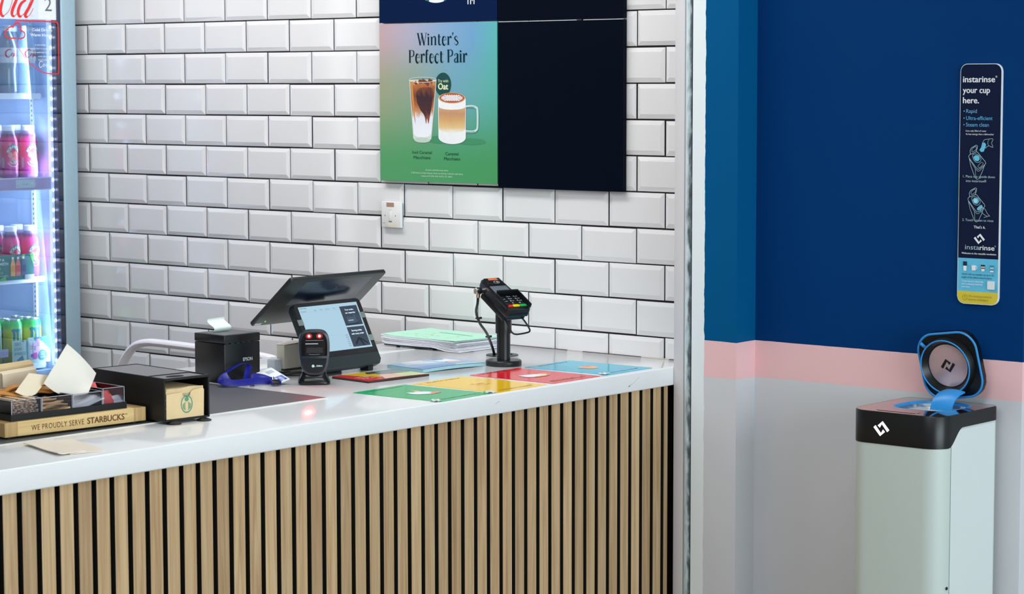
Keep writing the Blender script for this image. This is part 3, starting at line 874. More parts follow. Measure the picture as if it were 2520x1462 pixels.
def booklet(name, label, corners, z0, th, cover, edge, fn, n=2, grp=None):
    """a small stack of folded A5 leaflets; corners: back-left, front-left, front-right, back-right in world xy"""
    c = Vector((sum(p[0] for p in corners)/4, sum(p[1] for p in corners)/4, 0))
    ex = (Vector((*corners[1], 0))-Vector((*corners[0], 0))); ey = (Vector((*corners[3], 0))-Vector((*corners[0], 0)))
    w, d = ex.length, ey.length
    ang = math.degrees(math.atan2(ex.y, ex.x))
    t = E(name, label, 'leaflet', (c.x, c.y, z0), ang, grp)
    g = G(); g.grid(lambda u, v: ((u-.5)*w, (v-.5)*d, th*.75+th*.25*math.sin(v*3.1)*(1 if u > .5 else .6)), 6, 8, th*.72)
    g.build('pages', edge, t)
    g = G(); cz = lambda u, v: th*.78+th*.25*math.sin(v*3.1)*(1 if u > .5 else .6)
    g.grid(lambda u, v: ((u-.5)*w*1.004, (v-.5)*d*1.004, cz(u, v)+.0006), 6, 8, .0007)
    g.build('cover', cover, t)
    a = Art(lambda u, v, h: (u, v, cz(u/w+.5, v/d+.5)+.0010+h)); fn(a, w/2, d/2); a.build('cover_print', t)
    return t


def patch(a, pts, mat):
    """polygon subdivided so that it follows a curved cover"""
    n = 8; P = [Vector(p) for p in pts]
    V = []; F = []
    for i in range(n+1):
        for j in range(n+1):
            u, v = i/n, j/n; V.append(tuple((P[0]*(1-u)+P[1]*u)*(1-v)+(P[3]*(1-u)+P[2]*u)*v))
    for i in range(n):
        for j in range(n): F.append((i*(n+1)+j, (i+1)*(n+1)+j, (i+1)*(n+1)+j+1, i*(n+1)+j+1))
    a.faces(V, F, mat)


def art_red_leaf(a, w, d):
    patch(a, [(-w, -d), (w, -d), (w, -.05), (-w, .02)], M('leaf_red', (200, 22, 30), .25))
    patch(a, [(-w, -.075), (-.01, -.06), (w*.75, -.02), (-w, .028)], M('leaf_yellow', (214, 176, 10), .25))
    patch(a, [(-w, .028), (-.01, .0), (.0, d), (-w, d)], M('leaf_slate', (110, 130, 134), .25))
    patch(a, [(-.01, .0), (w, -.05), (w, .03), (.0, .05)], M('leaf_peach', (222, 180, 160), .25)); patch(a, [(.0, .04), (w, .02), (w, d), (.0, d)], M('leaf_lime', (206, 214, 150), .25))
    patch(a, [(-w*.9, .0), (-w*.45, -.02), (-w*.4, .015), (-w*.85, .03)], M('leaf_dark', (40, 52, 50), .3))
    for i, s in enumerate(('Special offers', 'Meal deal', 'Great value')): a.text(s, .005+.016*i, -.095, .0065, INKW, 'L', .01, rot=90)
    a.text('meal deals', .062, .03, .005, M('leaf_dark', (40, 52, 50), .3), 'L', 0, rot=90)


booklet('leaflet_stack', 'stack of red, yellow and pale green leaflets lying in front of the till', [(2.108, -.925), (2.252, -.936), (2.262, -.716), (2.112, -.706)], ZC, .006, M('leaf_cover', (150, 60, 60), .3), M('leaf_edges', (60, 40, 40), .6), art_red_leaf)


def art_blue_leaf(a, w, d):
    patch(a, [(-w, -d), (w, -d), (w, d), (-w, d)], M('leaf_blue', (150, 180, 214), .3))
    patch(a, [(-w, -.07), (-.02, -.09), (.0, .02), (-w, .0)], M('leaf_pale', (206, 216, 226), .3)); patch(a, [(.03, -d), (w, -d), (w, .03), (.035, .02)], M('leaf_mid_blue', (104, 146, 196), .3))
    patch(a, [(-.06, .02), (-.01, .03), (.0, .095), (-.062, .09)], M('leaf_white', (230, 234, 236), .3)); patch(a, [(.0, .03), (.028, .03), (.028, .08), (.0, .085)], M('leaf_tan', (206, 180, 160), .3))
    patch(a, [(-w, .04), (-.05, .03), (-.05, .07), (-w, .08)], M('leaf_mid_blue', (104, 146, 196), .3)); patch(a, [(w*.8, .02), (w, .0), (w, d), (w*.8, d)], M('leaf_mint', (190, 220, 220), .3))
    for i in range(4): a.text(('LOYALTY CARD', 'Collect points', 'on every cup', 'join today')[i], -.045+.018*i, -.085, .008, M('leaf_white', (230, 234, 236), .3), 'L', .01, rot=90)


booklet('leaflet_stack', 'stack of pale blue leaflets lying between the till and the card reader', [(2.072, -.655), (2.222, -.672), (2.220, -.470), (2.064, -.424)], ZC, .011, M('leaf_cover_blue', (170, 190, 210), .3), M('leaf_edges_blue', (150, 196, 204), .6), art_blue_leaf)

# ---- loose paper pile at the wall
g = G(); g.prism(rrect(.185, .215, .01, 3, -.036, 0), 0, .0035)
cl = g.build('clipboard', M('clipboard_black', (24, 30, 32), .35)); cl.location = (1.792, -.158, ZC+.004); tag(cl, 'thin black clipboard under the loose pile of white paper', 'clipboard')
g = G()
for x in (-.09, .06):
    for y in (-.08, .08):
        g = G(); g.lathe([(.006, -.004), (.006, .0)], 10, (x, y)); g.build('foot', M('rubber_foot', (16, 16, 17), .7), cl)
for i in range(10):
    z = .9612+.0026*i; sh = 1-i/9.0
    dx, dy, ang = random.uniform(-.008, .006), random.uniform(-.006, .004), R(random.uniform(-1.6, 1.6))
    if i == 0: dx, dy = .012, -.004

    def f(u, v, z=z, sh=sh, dx=dx, dy=dy, ang=ang, i=i):
        x = (u-.5)*.297; y = (v-.5)*.21
        X = x*math.cos(ang)-y*math.sin(ang)+1.811+dx; Y = x*math.sin(ang)+y*math.cos(ang)-.160+dy
        droop = -max(0, X-1.861)**1.3*.27*sh*(1.02-(Y+.16)*2.1)
        lift = .0012*math.sin(X*17)*math.sin(Y*14)+.00035*i*max(0, (1.70-X)/.04)
        return (X, Y, max(z+droop+lift, .9535+.0024*i))
    g = G(); g.grid(f, 16, 8, .0019)
    if i < 9: tag(g.build('paper_sheet', PAPER), 'white paper sheet in the loose pile under the pale green sheet', 'paper', 'loose paper sheets by the wall')
    else:
        gs = g.build('paper_sheet', M('mint_paper', (176, 226, 200), .6, var=.02)); tag(gs, 'pale green printed sheet on top of the loose paper pile', 'paper')
        a = Art(lambda u, v, h, f=f: tuple(Vector(f(u/.297+.5, v/.21+.5))+Vector((0, 0, .0001+h))))
        PI_ = M('sheet_ink', (70, 170, 150), .6)
        a.text('ALLERGEN INFORMATION', -.045, .030, .011, PI_, 'L', .03, fit=.13)
        for k in range(26):
            x, y = -.12+.2*random.random(), -.085+.10*random.random()
            a.rect(x, x+.004+.008*random.random(), y, y+.0022, random.choice([M('sheet_pink', (222, 180, 160), .6), M('sheet_sand', (214, 206, 150), .6), M('sheet_blue', (150, 190, 196), .6)])); a.h -= a.dh
        a.build('sheet_print', gs)

# ---- napkin box
nb = E('napkin_box', 'black open-fronted napkin box with paper napkins inside, standing on the dark mat', 'napkin box', (2.2775, -1.7075, ZC+.0016), 84.5)
BX = M('powder_black', (17, 19, 21), .5, var=.15, vs=400)
w, d, h = .130, .29, .1005; z0 = .0055
g = G()
g.box(-w/2, -w/2+.004, -d/2, d/2, z0, z0+h, bv=.0012, seg=1); g.box(w/2-.004, w/2, -d/2, d/2, z0, z0+h, bv=.0012, seg=1)
g.box(-w/2+.004, w/2-.004, -d/2, d/2, z0, z0+.004); g.box(-w/2+.004, w/2-.004, d/2-.004, d/2, z0+.004, z0+h)
g.build('box_body', BX, nb)
g = G(); g.box(-w/2+.0042, w/2-.0042, -d/2+.03+.045, d/2-.0042, z0+h-.005, z0+h-.0012); g.box(-w/2+.0042, w/2-.0042, -d/2+.006, -d/2+.0735, z0+h-.0065, z0+h-.0028)
top = g.build('top_plate', M('top_grey', (122, 122, 126), .5, var=.1, vs=500), nb)
g = G(); g.prism(ell(-.005, -d/2+.040, .024, .013, 24), z0+h-.0027, z0+h-.0022); g.build('finger_hole', M('hole_black', (5, 5, 6), .9), top)
g = G(); g.box(-w/2+.0042, w/2-.0042, -d/2+.0735, -d/2+.076, z0+h-.006, z0+h-.0008); g.box(-w/2+.0041, w/2-.0041, -d/2, -d/2+.006, z0+h-.006, z0+h-.0005); g.build('ridge', BX, top)
for x in (-.040, .046):
    for y in (-d/2-.002, d/2-.03):
        g = G(); g.lathe([(.0175, 0), (.0175, .0012), (.011, .004), (.006, .0056)], 20, (x, y)); g.build('suction_foot', M('rubber_black', (10, 10, 12), .45), nb)
for k in range(7):
    g = G(); zz = z0+.0045+.0098*k if k < 6 else z0+.066
    y0 = -d/2+.006+random.uniform(0, .004)
    g.box(-w/2+.008+random.uniform(0, .003), w/2-.020, y0, d/2-.02, zz, zz+.0088, bv=.003, seg=2)
    tag(g.build('napkin_bundle', KRAFT), 'folded kraft napkins stacked inside the black napkin box', 'napkin', 'napkins inside the napkin box'); o = bpy.context.scene.collection.objects[-1]
    o.location = nb.location; o.rotation_euler = nb.rotation_euler
# front napkin with notch and printed roundel
yf = -d/2+.0035
g = G(); P = [(-.0575, z0+.0045), (.0485, z0+.0048), (.0500, z0+.066), (.046, z0+.071), (.020, z0+.068), (.0125, z0+.064), (.0095, z0+.056), (.0035, z0+.0515), (-.002, z0+.0515), (-.011, z0+.057), (-.014, z0+.0645), (-.057, z0+.0625)]
g.T = Matrix.Translation((0, yf, 0)); g.prism(P, 0, .0015, mat=FRONT)
fn = g.build('napkin_sheet', M('kraft_front', (222, 196, 150), .8, var=.06, vs=60)); fn.location = nb.location; fn.rotation_euler = nb.rotation_euler
tag(fn, 'notched front napkin with green round print in the black napkin box', 'napkin')
a = Art(vplane(yf-.0015, .0, z0+.036))
GRN = M('roundel_green', (84, 148, 118), .6)
a.stroke(ell(0, 0, .0155, .0195, 28), .0030, GRN, closed=True); a.poly(ell(0, .0115, .006, .0055, 14), GRN)
for s in (-1, 1):
    for k in range(3): a.stroke(bend([(s*(.004+.0032*k), .005-.002*k), (s*(.0055+.0026*k), -.004), (s*(.004+.0028*k), -.0145+.002*k)], 4), .0016, GRN)
a.stroke(ell(0, 0, .0205, .0245, 28, 25, 150), .0006, M('roundel_pale', (170, 176, 140), .6))
a.build('roundel_print', fn)
g = G(); g.T = Matrix.Translation((0, yf+.004, 0)); g.prism([(-.056, z0+.060), (.050, z0+.062), (.050, z0+.0745), (.012, z0+.0765), (-.056, z0+.070)], 0, .002, mat=FRONT)
o = g.build('napkin_sheet', KRAFT); o.location = nb.location; o.rotation_euler = nb.rotation_euler; tag(o, 'plain kraft napkin showing above the notched front napkin', 'napkin')

# ---- condiment tray
TR = (2.3405, -1.979, ZC+.0022)
TRZ = 85.8
ct = E('condiment_tray', 'pale oak condiment base with black tray and clear bins, front left on the counter', 'tray', TR, TRZ)
OAK = wood_material('pale_oak', (206, 172, 112), (228, 198, 140), 0); OAKE = wood_material('oak_end_grain', (176, 142, 92), (200, 168, 116), 2)
g = G(); g.box(-.158, .158, 0, .30, .004, .036, bv=.001, seg=1); ob = g.build('oak_base', OAK, ct)
g = G(); g.box(-.191, -.1582, 0, .30, .004, .036, bv=.001, seg=1); g.build('oak_end', OAKE, ct)
g = G(); g.box(.1582, .191, 0, .30, .004, .036, bv=.001, seg=1); g.build('oak_end', OAKE, ct)
for x in (-.17, .17):
    for y in (.02, .28):
        g = G(); g.lathe([(.008, -.0006), (.008, .004)], 14, (x, y)); g.build('foot', M('rubber_black', (10, 10, 12), .45), ct)
BURN = M('burnt_brown', (104, 62, 30), .7)
a = Art(vplane(0)); a.text('WE PROUDLY SERVE', -.122, .0135, .0118, BURN, 'L', .008, fit=.140, space=1.15); a.text('STARBUCKS', .0275, .0128, .0135, BURN, 'L', .035, fit=.102); a.text('TM', .131, .0225, .0035, BURN, 'L', .01)
a.build('lettering', ob)
g = G()
g.box(-.167, .146, .012, .29, .0362, .0385); g.box(-.167, .146, .012, .0145, .0385, .051); g.box(-.167, .146, .2875, .29, .0385, .051)
g.box(-.167, -.1645, .0145, .2875, .0385, .051); g.box(.1435, .146, .0145, .2875, .0385, .051)
g.build('black_tray', M('tray_black', (12, 14, 16), .42), ct)
ACR = glass_material('tray_acrylic', (232, 232, 236), .05, .06)


def bin_(x0, x1, y0, y1, z1):
    g = G(); t = .0018; z0 = .0387
    g.box(x0, x1, y0, y0+t, z0, z1, bv=.0006, seg=1); g.box(x0, x1, y1-t, y1, z0, z1); g.box(x0, x0+t, y0+t, y1-t, z0, z1); g.box(x1-t, x1, y0+t, y1-t, z0, z1); g.box(x0+t, x1-t, y0+t, y1-t, z0, z0+.0012)
    b = g.build('clear_bin', ACR, ct)
    g = G(); EDG = M('acrylic_edge', (196, 200, 214), .2, spec=.7)
    e = .0011
    for (a0, a1, b0, b1) in ((x0, x1, y0, y0+e), (x0, x0+e, y0, y1), (x1-e, x1, y0, y1), (x0, x1, y1-e, y1)): g.box(a0, a1, b0, b1, z1, z1+.0008)
    for x in (x0, x1-e): g.box(x, x+e, y0-.0003, y0, z0, z1)
    g.build('bin_rim', EDG, b)
    return b


BZ = .080
bin_(-.163, -.084, .016, .152, .081); bin_(-.082, -.001, .016, .152, .081); bin_(.001, .081, .016, .152, .081); bin_(.083, .1425, .016, .152, .086)
bin_(-.163, .1425, .156, .285, .092)
TM_ = Matrix.Translation(TR) @ Matrix.Rotation(R(TRZ), 4, 'Z')


def loose(g, name, mat, label, cat, grp):
    o = g.build(name, mat); o.matrix_world = TM_; tag(o, label, cat, grp); return o


STIR = M('stirrer_wood', (236, 214, 186), .7, var=.1, vs=80)
k = 0
for r in range(12):
    for c in range(9):
        if r > 9 and (c+r) % 3: continue
        g = G(); x = -.157+.0078*c+random.uniform(-.001, .001); z = .0402+.0036*r
        g.T = Matrix.Translation((x, .020+random.uniform(0, .012), z)) @ Matrix.Rotation(R(random.uniform(-1.5, 1.5)), 4, 'Z') @ Matrix.Rotation(R(random.uniform(-8, 8)), 4, 'Y')
        g.box(0, .0060, 0, .118, 0, .0024, bv=.0008, seg=1)
        loose(g, 'wooden_stirrer', STIR, 'pale wooden stirrer packed in the front left clear bin', 'stirrer', 'stirrers in the front left bin')
BRS = M('brown_sachet', (190, 130, 60), .6, var=.15, vs=60); BRL = M('tan_sachet', (222, 182, 122), .6, var=.12, vs=60)


def sachet(L, w, th, wig=.002):
    g = G(); ph = random.random()*6
    g.grid(lambda u, v: ((u-.5)*L, (v-.5)*w, th*(1-(2*v-1)**2)*(1-(2*u-1)**6)+wig*math.sin(u*6+ph)), 10, 4, th*.9+.0006)
    return g


def put(g, x, y, z, rx=0, ry=0, rz=0):
    m = Matrix.Translation((x, y, z)) @ Euler((R(rx), R(ry), R(rz))).to_matrix().to_4x4()
    g.v = [m @ p for p in g.v]; return g


for i in range(8):
    loose(put(sachet(.072, .024, .003), -.042+random.uniform(-.003, .003), .032+.013*(i % 4)*2+random.uniform(-.003, .003), .050+.0085*(i//4)+.002*(i % 4), random.uniform(-20, 20), random.uniform(-8, 4), random.uniform(-9, 9)), 'sugar_sachet', BRL, 'tan sugar sachet lying flat in the second clear bin', 'sachet', 'tan sachets in the second bin')
for i in range(13):
    loose(put(sachet(.085, .018, .004, .004), -.128+.0095*i+random.uniform(-.003, .003), .100+.013*(i % 3), .084+.0035*(i % 4)+random.uniform(0, .003), random.uniform(-25, 25), random.uniform(-12, 4), random.uniform(-25, 25)), 'sugar_sachet', BRS, 'crumpled brown sugar sachet heaped behind the stirrer bin', 'sachet', 'brown sachets in the rear bin')
WS = M('white_sachet', (226, 230, 236), .5, var=.03)
for i in range(10):
    loose(put(sachet(.088, .0135, .0024, .001), .044+.0020*i, .026+.0105*i, .054+.0016*i+random.uniform(-.002, .003), 20, -17+random.uniform(-3, 3), random.uniform(-8, 8)), 'sugar_stick', WS, 'white sugar stick leaning in the third clear bin', 'sachet', 'white sticks in the third bin')
loose(put(sachet(.060, .024, .002, .001), .084, .085, .094, 70, -58, 10), 'sugar_stick', WS, 'single white sugar stick standing upright above the red sachets', 'sachet', None)
RS = M('red_sachet', (228, 66, 60), .5, var=.1, vs=60)
for i in range(6):
    loose(put(sachet(.052, .030, .003), .107+.003*(i % 3), .035+.018*i, .056+.0035*i, random.uniform(20, 45), random.uniform(-14, 8), random.uniform(-25, 20)), 'sweetener_sachet', RS, 'red sweetener sachet in the right-hand clear bin', 'sachet', 'red sachets in the right bin')
for i in range(3):
    loose(put(sachet(.050, .016, .0024), .119+.002*i, .026+.006*i, .049+.004*i, 25, -12, -6*i), 'sweetener_sachet', WS, 'white sachet lying before the red sachets in the right-hand bin', 'sachet', 'white sachets in the right bin')
# standing kraft napkins at the back of the tray: rounded folds facing front


def fold(x0, x1, y, z0, z1, layers, th, lean=0, mat=None, name='folded_napkin', label='', skew=0.0):
    g = G()
    for k in range(layers):
        dy = th*k; zt = z1-.0018*abs(k-layers/2)+random.uniform(-.0008, .0008)
        def f(u, v, dy=dy, zt=zt):
            # v runs up the front leaf, over the rounded top and down the back leaf
            rr = th*.45
            if v < .45: t = v/.45; yy, zz = 0, z0+(zt-rr-z0)*t
            elif v > .55: t = (1-v)/.45; yy, zz = rr*2, z0+(zt-rr-z0)*t
            else: an = math.pi*(v-.45)/.1; yy, zz = rr-rr*math.cos(an), zt-rr+rr*math.sin(an)
            return (x0+(x1-x0)*u+.002*math.sin(u*4+dy*300), y+dy+yy+lean*(zz-z0)+.0015*math.sin(u*5+dy*100), zz+skew*u)
        g.grid(f, 8, 22, .0006)
    return loose(g, name, mat or KRAFT, label, 'napkin', None)


fold(-.100, .024, .196, .042, .136, 6, .005, .1, KRAFT, label='thick bundle of folded kraft napkins, rearmost in the condiment tray', skew=.006)
fold(-.086, .006, .162, .042, .126, 5, .005, .05, KRAFTL, label='pale bundle of folded napkins in front of the thicker kraft bundle', skew=.006)
# loose napkin leaning across the bins: a square standing on its corner
g = G()


def nap(u, v):
    Lf, Tp, Rt, Bt = (Vector(q) for q in ((2.272, -2.018, 1.058), (2.262, -1.941, 1.1410), (2.262, -1.858, 1.0650), (2.304, -1.916, 1.0275)))
    q = (Lf*(1-u)+Tp*u)*(1-v)+(Bt*(1-u)+Rt*u)*v
    q += Vector((.012*math.sin(3.14*u)*math.sin(3.14*v)-.010*math.sin(3.1*v)*(1-u), 0, -.016*math.sin(3.14*v)*(1-u)**2+.004*math.sin(3.14*v)*u))
    return q


g.grid(nap, 14, 14, .0009)
tag(g.build('paper_napkin', M('cream_napkin', (232, 228, 216), .8, var=.03, vs=30)), 'large pale square napkin standing on its corner across the condiment bins', 'napkin')
g = G()
def nap2(u, v):
    A, B_, C_, D = (Vector(q) for q in ((2.262, -2.090, 1.0450), (2.268, -2.036, 1.0360), (2.244, -1.975, 1.0700), (2.236, -2.030, 1.0800)))
    q = (A*(1-u)+B_*u)*(1-v)+(D*(1-u)+C_*u)*v
    return q+Vector((.006*math.sin(3.14*u), 0, -.007*math.sin(3.14*u)*(1-v)))


g.grid(nap2, 10, 10, .0009)
tag(g.build('paper_napkin', KRAFTL), 'smaller creased napkin lying over the brown sugar sachets', 'napkin')

# ---- napkins lying flat in front of the tray


def flat_napkin(label, pts, z, th, lip=0):
    A, B_, C_, D = [Vector((*p, 0)) for p in pts]; g = G()
    def f(u, v):
        p = (A*(1-u)+B_*u)*(1-v)+(D*(1-u)+C_*u)*v
        return (p.x, p.y, z+th+.0008*math.sin(u*7+v*3)+lip*max(0, .16-v)/.16*(.4+.6*u))
    g.grid(f, 12, 10, th)
    tag(g.build('paper_napkin', M('buff_napkin', (240, 230, 212), .75, var=.03, vs=30)), label, 'napkin')


flat_napkin('folded buff napkin lying flat before the tray, upper one with a raised crease', [(2.410, -2.185), (2.592, -2.236), (2.590, -2.160), (2.407, -2.105)], ZC+.0026, .0016, .004)
flat_napkin('folded buff napkin lying flat, underneath and to the right of the creased one', [(2.412, -2.150), (2.594, -2.205), (2.607, -2.122), (2.420, -2.060)], ZC+.0004, .0012)

# ---- receipt printer
pr_ = E('receipt_printer', 'cube-shaped black receipt printer with paper strip on top, left of the till', 'printer', (1.9917-.0605, -1.2063+.065, ZC), 87.5)
PB = M('printer_black', (13, 17, 20), .36, var=.08, vs=300)
w, d = .122, .121
g = G(); g.box(-w/2, w/2, -d/2, d/2, .003, .1075, bv=.0025); g.build('printer_body', PB, pr_)
g = G(); g.box(-w/2-.0006, w/2+.0006, -d/2-.0006, d/2, .1085, .1300, bv=.0022); lid = g.build('printer_lid', PB, pr_)
g = G(); g.box(-w/2+.004, w/2-.004, -d/2+.004, d/2-.022, .1301, .1307, bv=.0002, seg=1); g.build('lid_panel', M('printer_top', (66, 72, 74), .38, var=.06, vs=300), lid)
for x in (-.045, .045):
    for y in (-.045, .045):
        g = G(); g.lathe([(.006, 0), (.006, .003)], 12, (x, y)); g.build('foot', M('rubber_black', (10, 10, 12), .45), pr_)
a = Art(vplane(-d/2)); EP = M('printer_mark', (176, 192, 196), .4)
a.text('EPSON', .018, .0585, .0088, EP, 'C', .02, fit=.032); a.build('brand_mark', pr_)
a = Art(vplane(-d/2))
for k in range(6): a.stroke([(-w/2+.003+.019*k, .1079), (-w/2+.015+.019*k, .1079)], .0009, M('seam_teal', (40, 84, 92), .4)); a.h -= a.dh
a.build('lid_seam', pr_)
g = G()
zs = [.128, .138, .146, .156, .164]
g.grid(lambda u, v: (-.0300+.058*u+.003*math.sin(v*6), .028-.010*math.sin(v*5.2)+.004*v, .1285+.036*v+.002*u), 6, 14, .0003)
tag(g.build('receipt_strip', M('receipt_paper', (220, 232, 226), .6)), 'short kinked white receipt strip sticking out of the printer top', 'receipt')
o = col.objects[-1]; o.location = pr_.location; o.rotation_euler = pr_.rotation_euler

# ---- lanyard with card
LB = M('lanyard_blue', (4, 14, 128), .45, var=.15, vs=120)
ln = E('lanyard', 'bright blue lanyard with clear-sleeved white card, curled before the receipt printer', 'lanyard', (2.06, -1.15, ZC))
L0 = Vector((2.06, -1.15, ZC))


def rib(name, pts, half, parent, mat, upv=(1, 0, .3)):
    g = G(); P = [Vector(p)-L0 for p in cr(pts, 8)]
    g.tube(P, 0, n=8, flat=(half, .0009), upv=upv); return g.build(name, mat, parent)


rib('strap', [(2.078, -1.120, .9615), (2.062, -1.160, .963), (2.052, -1.200, .962), (2.040, -1.232, .963), (2.018, -1.245, .969), (2.006, -1.225, .982), (2.010, -1.198, .996), (2.014, -1.168, 1.006), (2.020, -1.146, 1.001)], .0092, ln, LB, (1, 0, .35))
rib('strap', [(2.020, -1.146, 1.001), (2.026, -1.158, .985), (2.030, -1.166, .972), (2.040, -1.178, .963)], .0090, ln, LB, (1, 0, .35))
rib('strap', [(2.040, -1.228, .960), (2.030, -1.236, .972), (2.014, -1.232, .985)], .0090, ln, LB, (.8, -.5, .35))
rib('strap', [(2.074, -1.116, .963), (2.050, -1.130, .972), (2.044, -1.150, .974), (2.056, -1.162, .966)], .0092, ln, LB, (.8, 0, .6))
g = G(); g.T = Matrix.Translation(Vector((2.098, -1.128, .960))-L0) @ Matrix.Rotation(R(68), 4, 'Z') @ Matrix.Rotation(R(14), 4, 'X'); g.box(-.010, .010, -.009, .009, -.0045, .0045, bv=.0012); g.build('buckle', M('buckle_black', (10, 12, 20), .35), ln)
g = G(); g.T = Matrix.Translation(Vector((2.098, -1.128, .960))-L0) @ Matrix.Rotation(R(68), 4, 'Z') @ Matrix.Rotation(R(14), 4, 'X'); g.box(.0101, .0135, -.010, .010, -.005, .005, bv=.001); g.box(-.0135, -.0101, -.010, .010, -.005, .005, bv=.001); g.build('buckle_trim', LB, ln)
g = G(); g.tube([Vector(p)-L0 for p in cr([(2.078, -1.118, .966), (2.070, -1.106, .968), (2.058, -1.098, .966), (2.056, -1.108, .962), (2.068, -1.118, .961)], 6)], .0016, n=8); g.cyl(Vector((2.080, -1.119, .962))-L0, Vector((2.072, -1.112, .968))-L0, .0040, 12); g.build('clip', CHROME, ln)
cc = Vector((2.058, -1.098, .9700)); e1 = Vector((.762, .648, 0)); e2 = Vector((-.648*.927, .762*.927, .375))
ax_ = (e1*.663-e2*.749).normalized(); ay_ = (e1*.749+e2*.663).normalized(); az_ = ax_.cross(ay_)
ca_ = Matrix((ax_, ay_, az_)).transposed().to_4x4(); ca_.translation = cc-L0
g = G(); g.T = ca_; g.prism(rrect(.086, .050, .004, 4), -.0014, -.0004); slv = g.build('card_sleeve', M('sleeve_clear', (214, 220, 226), .12, spec=.7), ln)
g = G(); g.T = ca_; g.prism(rrect(.074, .045, .003, 3, .003, 0), -.0003, .0006); cdm = g.build('name_card', M('id_card', (228, 230, 230), .4), slv)
a = Art(lambda u, v, h: tuple(ca_ @ Vector((u, v, .0006+h))))
a.rect(.010, .038, -.020, .020, M('id_blue', (92, 116, 190), .4)); a.rect(-.030, -.014, -.004, .016, M('id_grey', (176, 184, 196), .4)); a.text('VISITOR', .015, .004, .0075, INKW, 'L', .02, fit=.024); a.text('PASS', .015, -.008, .0075, INKW, 'L', .02); a.rect(.032, .037, .013, .018, INKN); a.stroke([(.004, -.0165), (.034, -.0165)], .004, INKW)
a.build('card_print', cdm)

# ---- till with two screens
ps = E('till', 'black two-screen till with lit customer display facing the front', 'till', (2.0, -.8165, ZC), 90)
TILLB = M('till_black', (16, 20, 22), .34, var=.06, vs=200); CHIN = M('till_chin', (40, 50, 52), .36, var=.06, vs=300)
# customer panel frame of reference
PA = Matrix(((1, 0, 0, 0), (0, .4573, -.8893, -.065), (0, .8893, .4573, .015), (0, 0, 0, 1)))   # local x, up the panel, out of the panel
PA = Matrix(((1, 0, 0, 0), (0, .45734, -.88929, -.0652), (0, .88929, .45734, .0150), (0, 0, 0, 1)))
g = G(); g.T = PA; g.prism(rrect(.257, .1965, .013, 5, 0, .1012), -.021, .0003, bv=.005, seg=3); body = g.build('display_housing', CHIN, ps)
g = G(); g.prism([(-.037, .0165), (.055, .0165), (.055, .10), (.055, .16), (.038, .16)], -.040, .040, bv=.003, mat=SIDE); g.build('base', TILLB, ps)
g = G(); g.T = PA; g.prism([(-.127, .0385), (.127, .0385), (.127, .188)]+[(.117+.010*math.cos(R(a)), .188+.010*math.sin(R(a))) for a in (30, 60, 90)]+[(-.117+.010*math.cos(R(a)), .188+.010*math.sin(R(a))) for a in (90, 120, 150)]+[(-.127, .188)], -.0055, .0012)
bez = g.build('display_bezel', M('bezel_black', (24, 25, 29), .16, spec=.5), ps)
SCRB = M('screen_lit', (20, 30, 40), .2, emis=(176, 212, 230), es=.92, var=0)
g = G(); g.T = PA; g.box(-.1128, .1120, .0536, .1880, .0013, .0017); scn = g.build('screen', SCRB, bez)
a = Art(lambda u, v, h: tuple(PA @ Vector((u, v, .0017+h))))
SD = M('screen_panel_dark', (10, 14, 20), .3, emis=(58, 72, 88), es=.8, var=0); SI = M('screen_ink', (20, 30, 40), .4, emis=(64, 84, 110), es=.6, var=0); SW = M('screen_white', (200, 210, 220), .4, emis=(200, 225, 245), es=.9, var=0); SG = M('screen_grey', (80, 90, 100), .4, emis=(150, 182, 205), es=.8, var=0)
a.rect(.0400, .1070, .1210, .1785, SD); a.rect(.0400, .1070, .0585, .1165, SD)
a.text('Your order,', .0735, .1650, .0048, SW, 'C', .01); a.text('our expertise', .0735, .1560, .0048, SW, 'C', .01)
a.text('Serving smiles', .0735, .1030, .0048, SW, 'C', .01); a.text('with every order', .0735, .0935, .0048, SW, 'C', .01)
SM = M('screen_photo', (20, 26, 34), .4, emis=(74, 92, 112), es=.8, var=0); SK = M('screen_photo_dark', (6, 8, 12), .4, emis=(26, 32, 44), es=.8, var=0)
a.rect(.052, .080, .126, .146, SM); a.rect(.080, .088, .129, .152, SM); a.stroke(bend([(.088, .134), (.097, .136), (.099, .143), (.090, .147)], 4), .002, SM); a.rect(.056, .076, .134, .137, SG); a.rect(.050, .094, .124, .1262, SK)
a.stroke([(.054, .066), (.072, .083), (.080, .078)], .0055, SK); a.stroke([(.072, .083), (.083, .060)], .005, SK); a.stroke([(.0735, .083), (.098, .066)], .004, SK)
a.text('Order details', -.1105, .1815, .0034, SI, 'L', .01)
for t, x, v in (('Description', -.109, .1725), ('Qty', -.058, .1735), ('Price', -.036, .1735), ('Discount', -.016, .1738), ('Total', .012, .1740)): a.text(t, x, v, .0030, SI, 'L', 0)
a.stroke([(-.109, .1708), (.036, .1708)], .0004, SG); a.stroke([(-.05, .098), (.036, .098)], .0003, SG)
for i in range(6): a.text(('£0.00', '£0.00', '0.00', '£0.00', '£0.00', '£0.00')[i], .0330, .0925-.0062*i, .0030, SI, 'R', 0)
a.build('screen_content', scn)
TP = M('clear_parcel_tape', (150, 164, 160), .25, alpha=.55, spec=.6)
for x, v in ((.1185, .1480), (.1195, .0800), (-.1215, .1440)):
    g = G(); g.T = PA; g.box(x-.011, x+.0095, v-.0085, v+.0085, .0020, .0024); g.build('tape_strip', TP, bez)
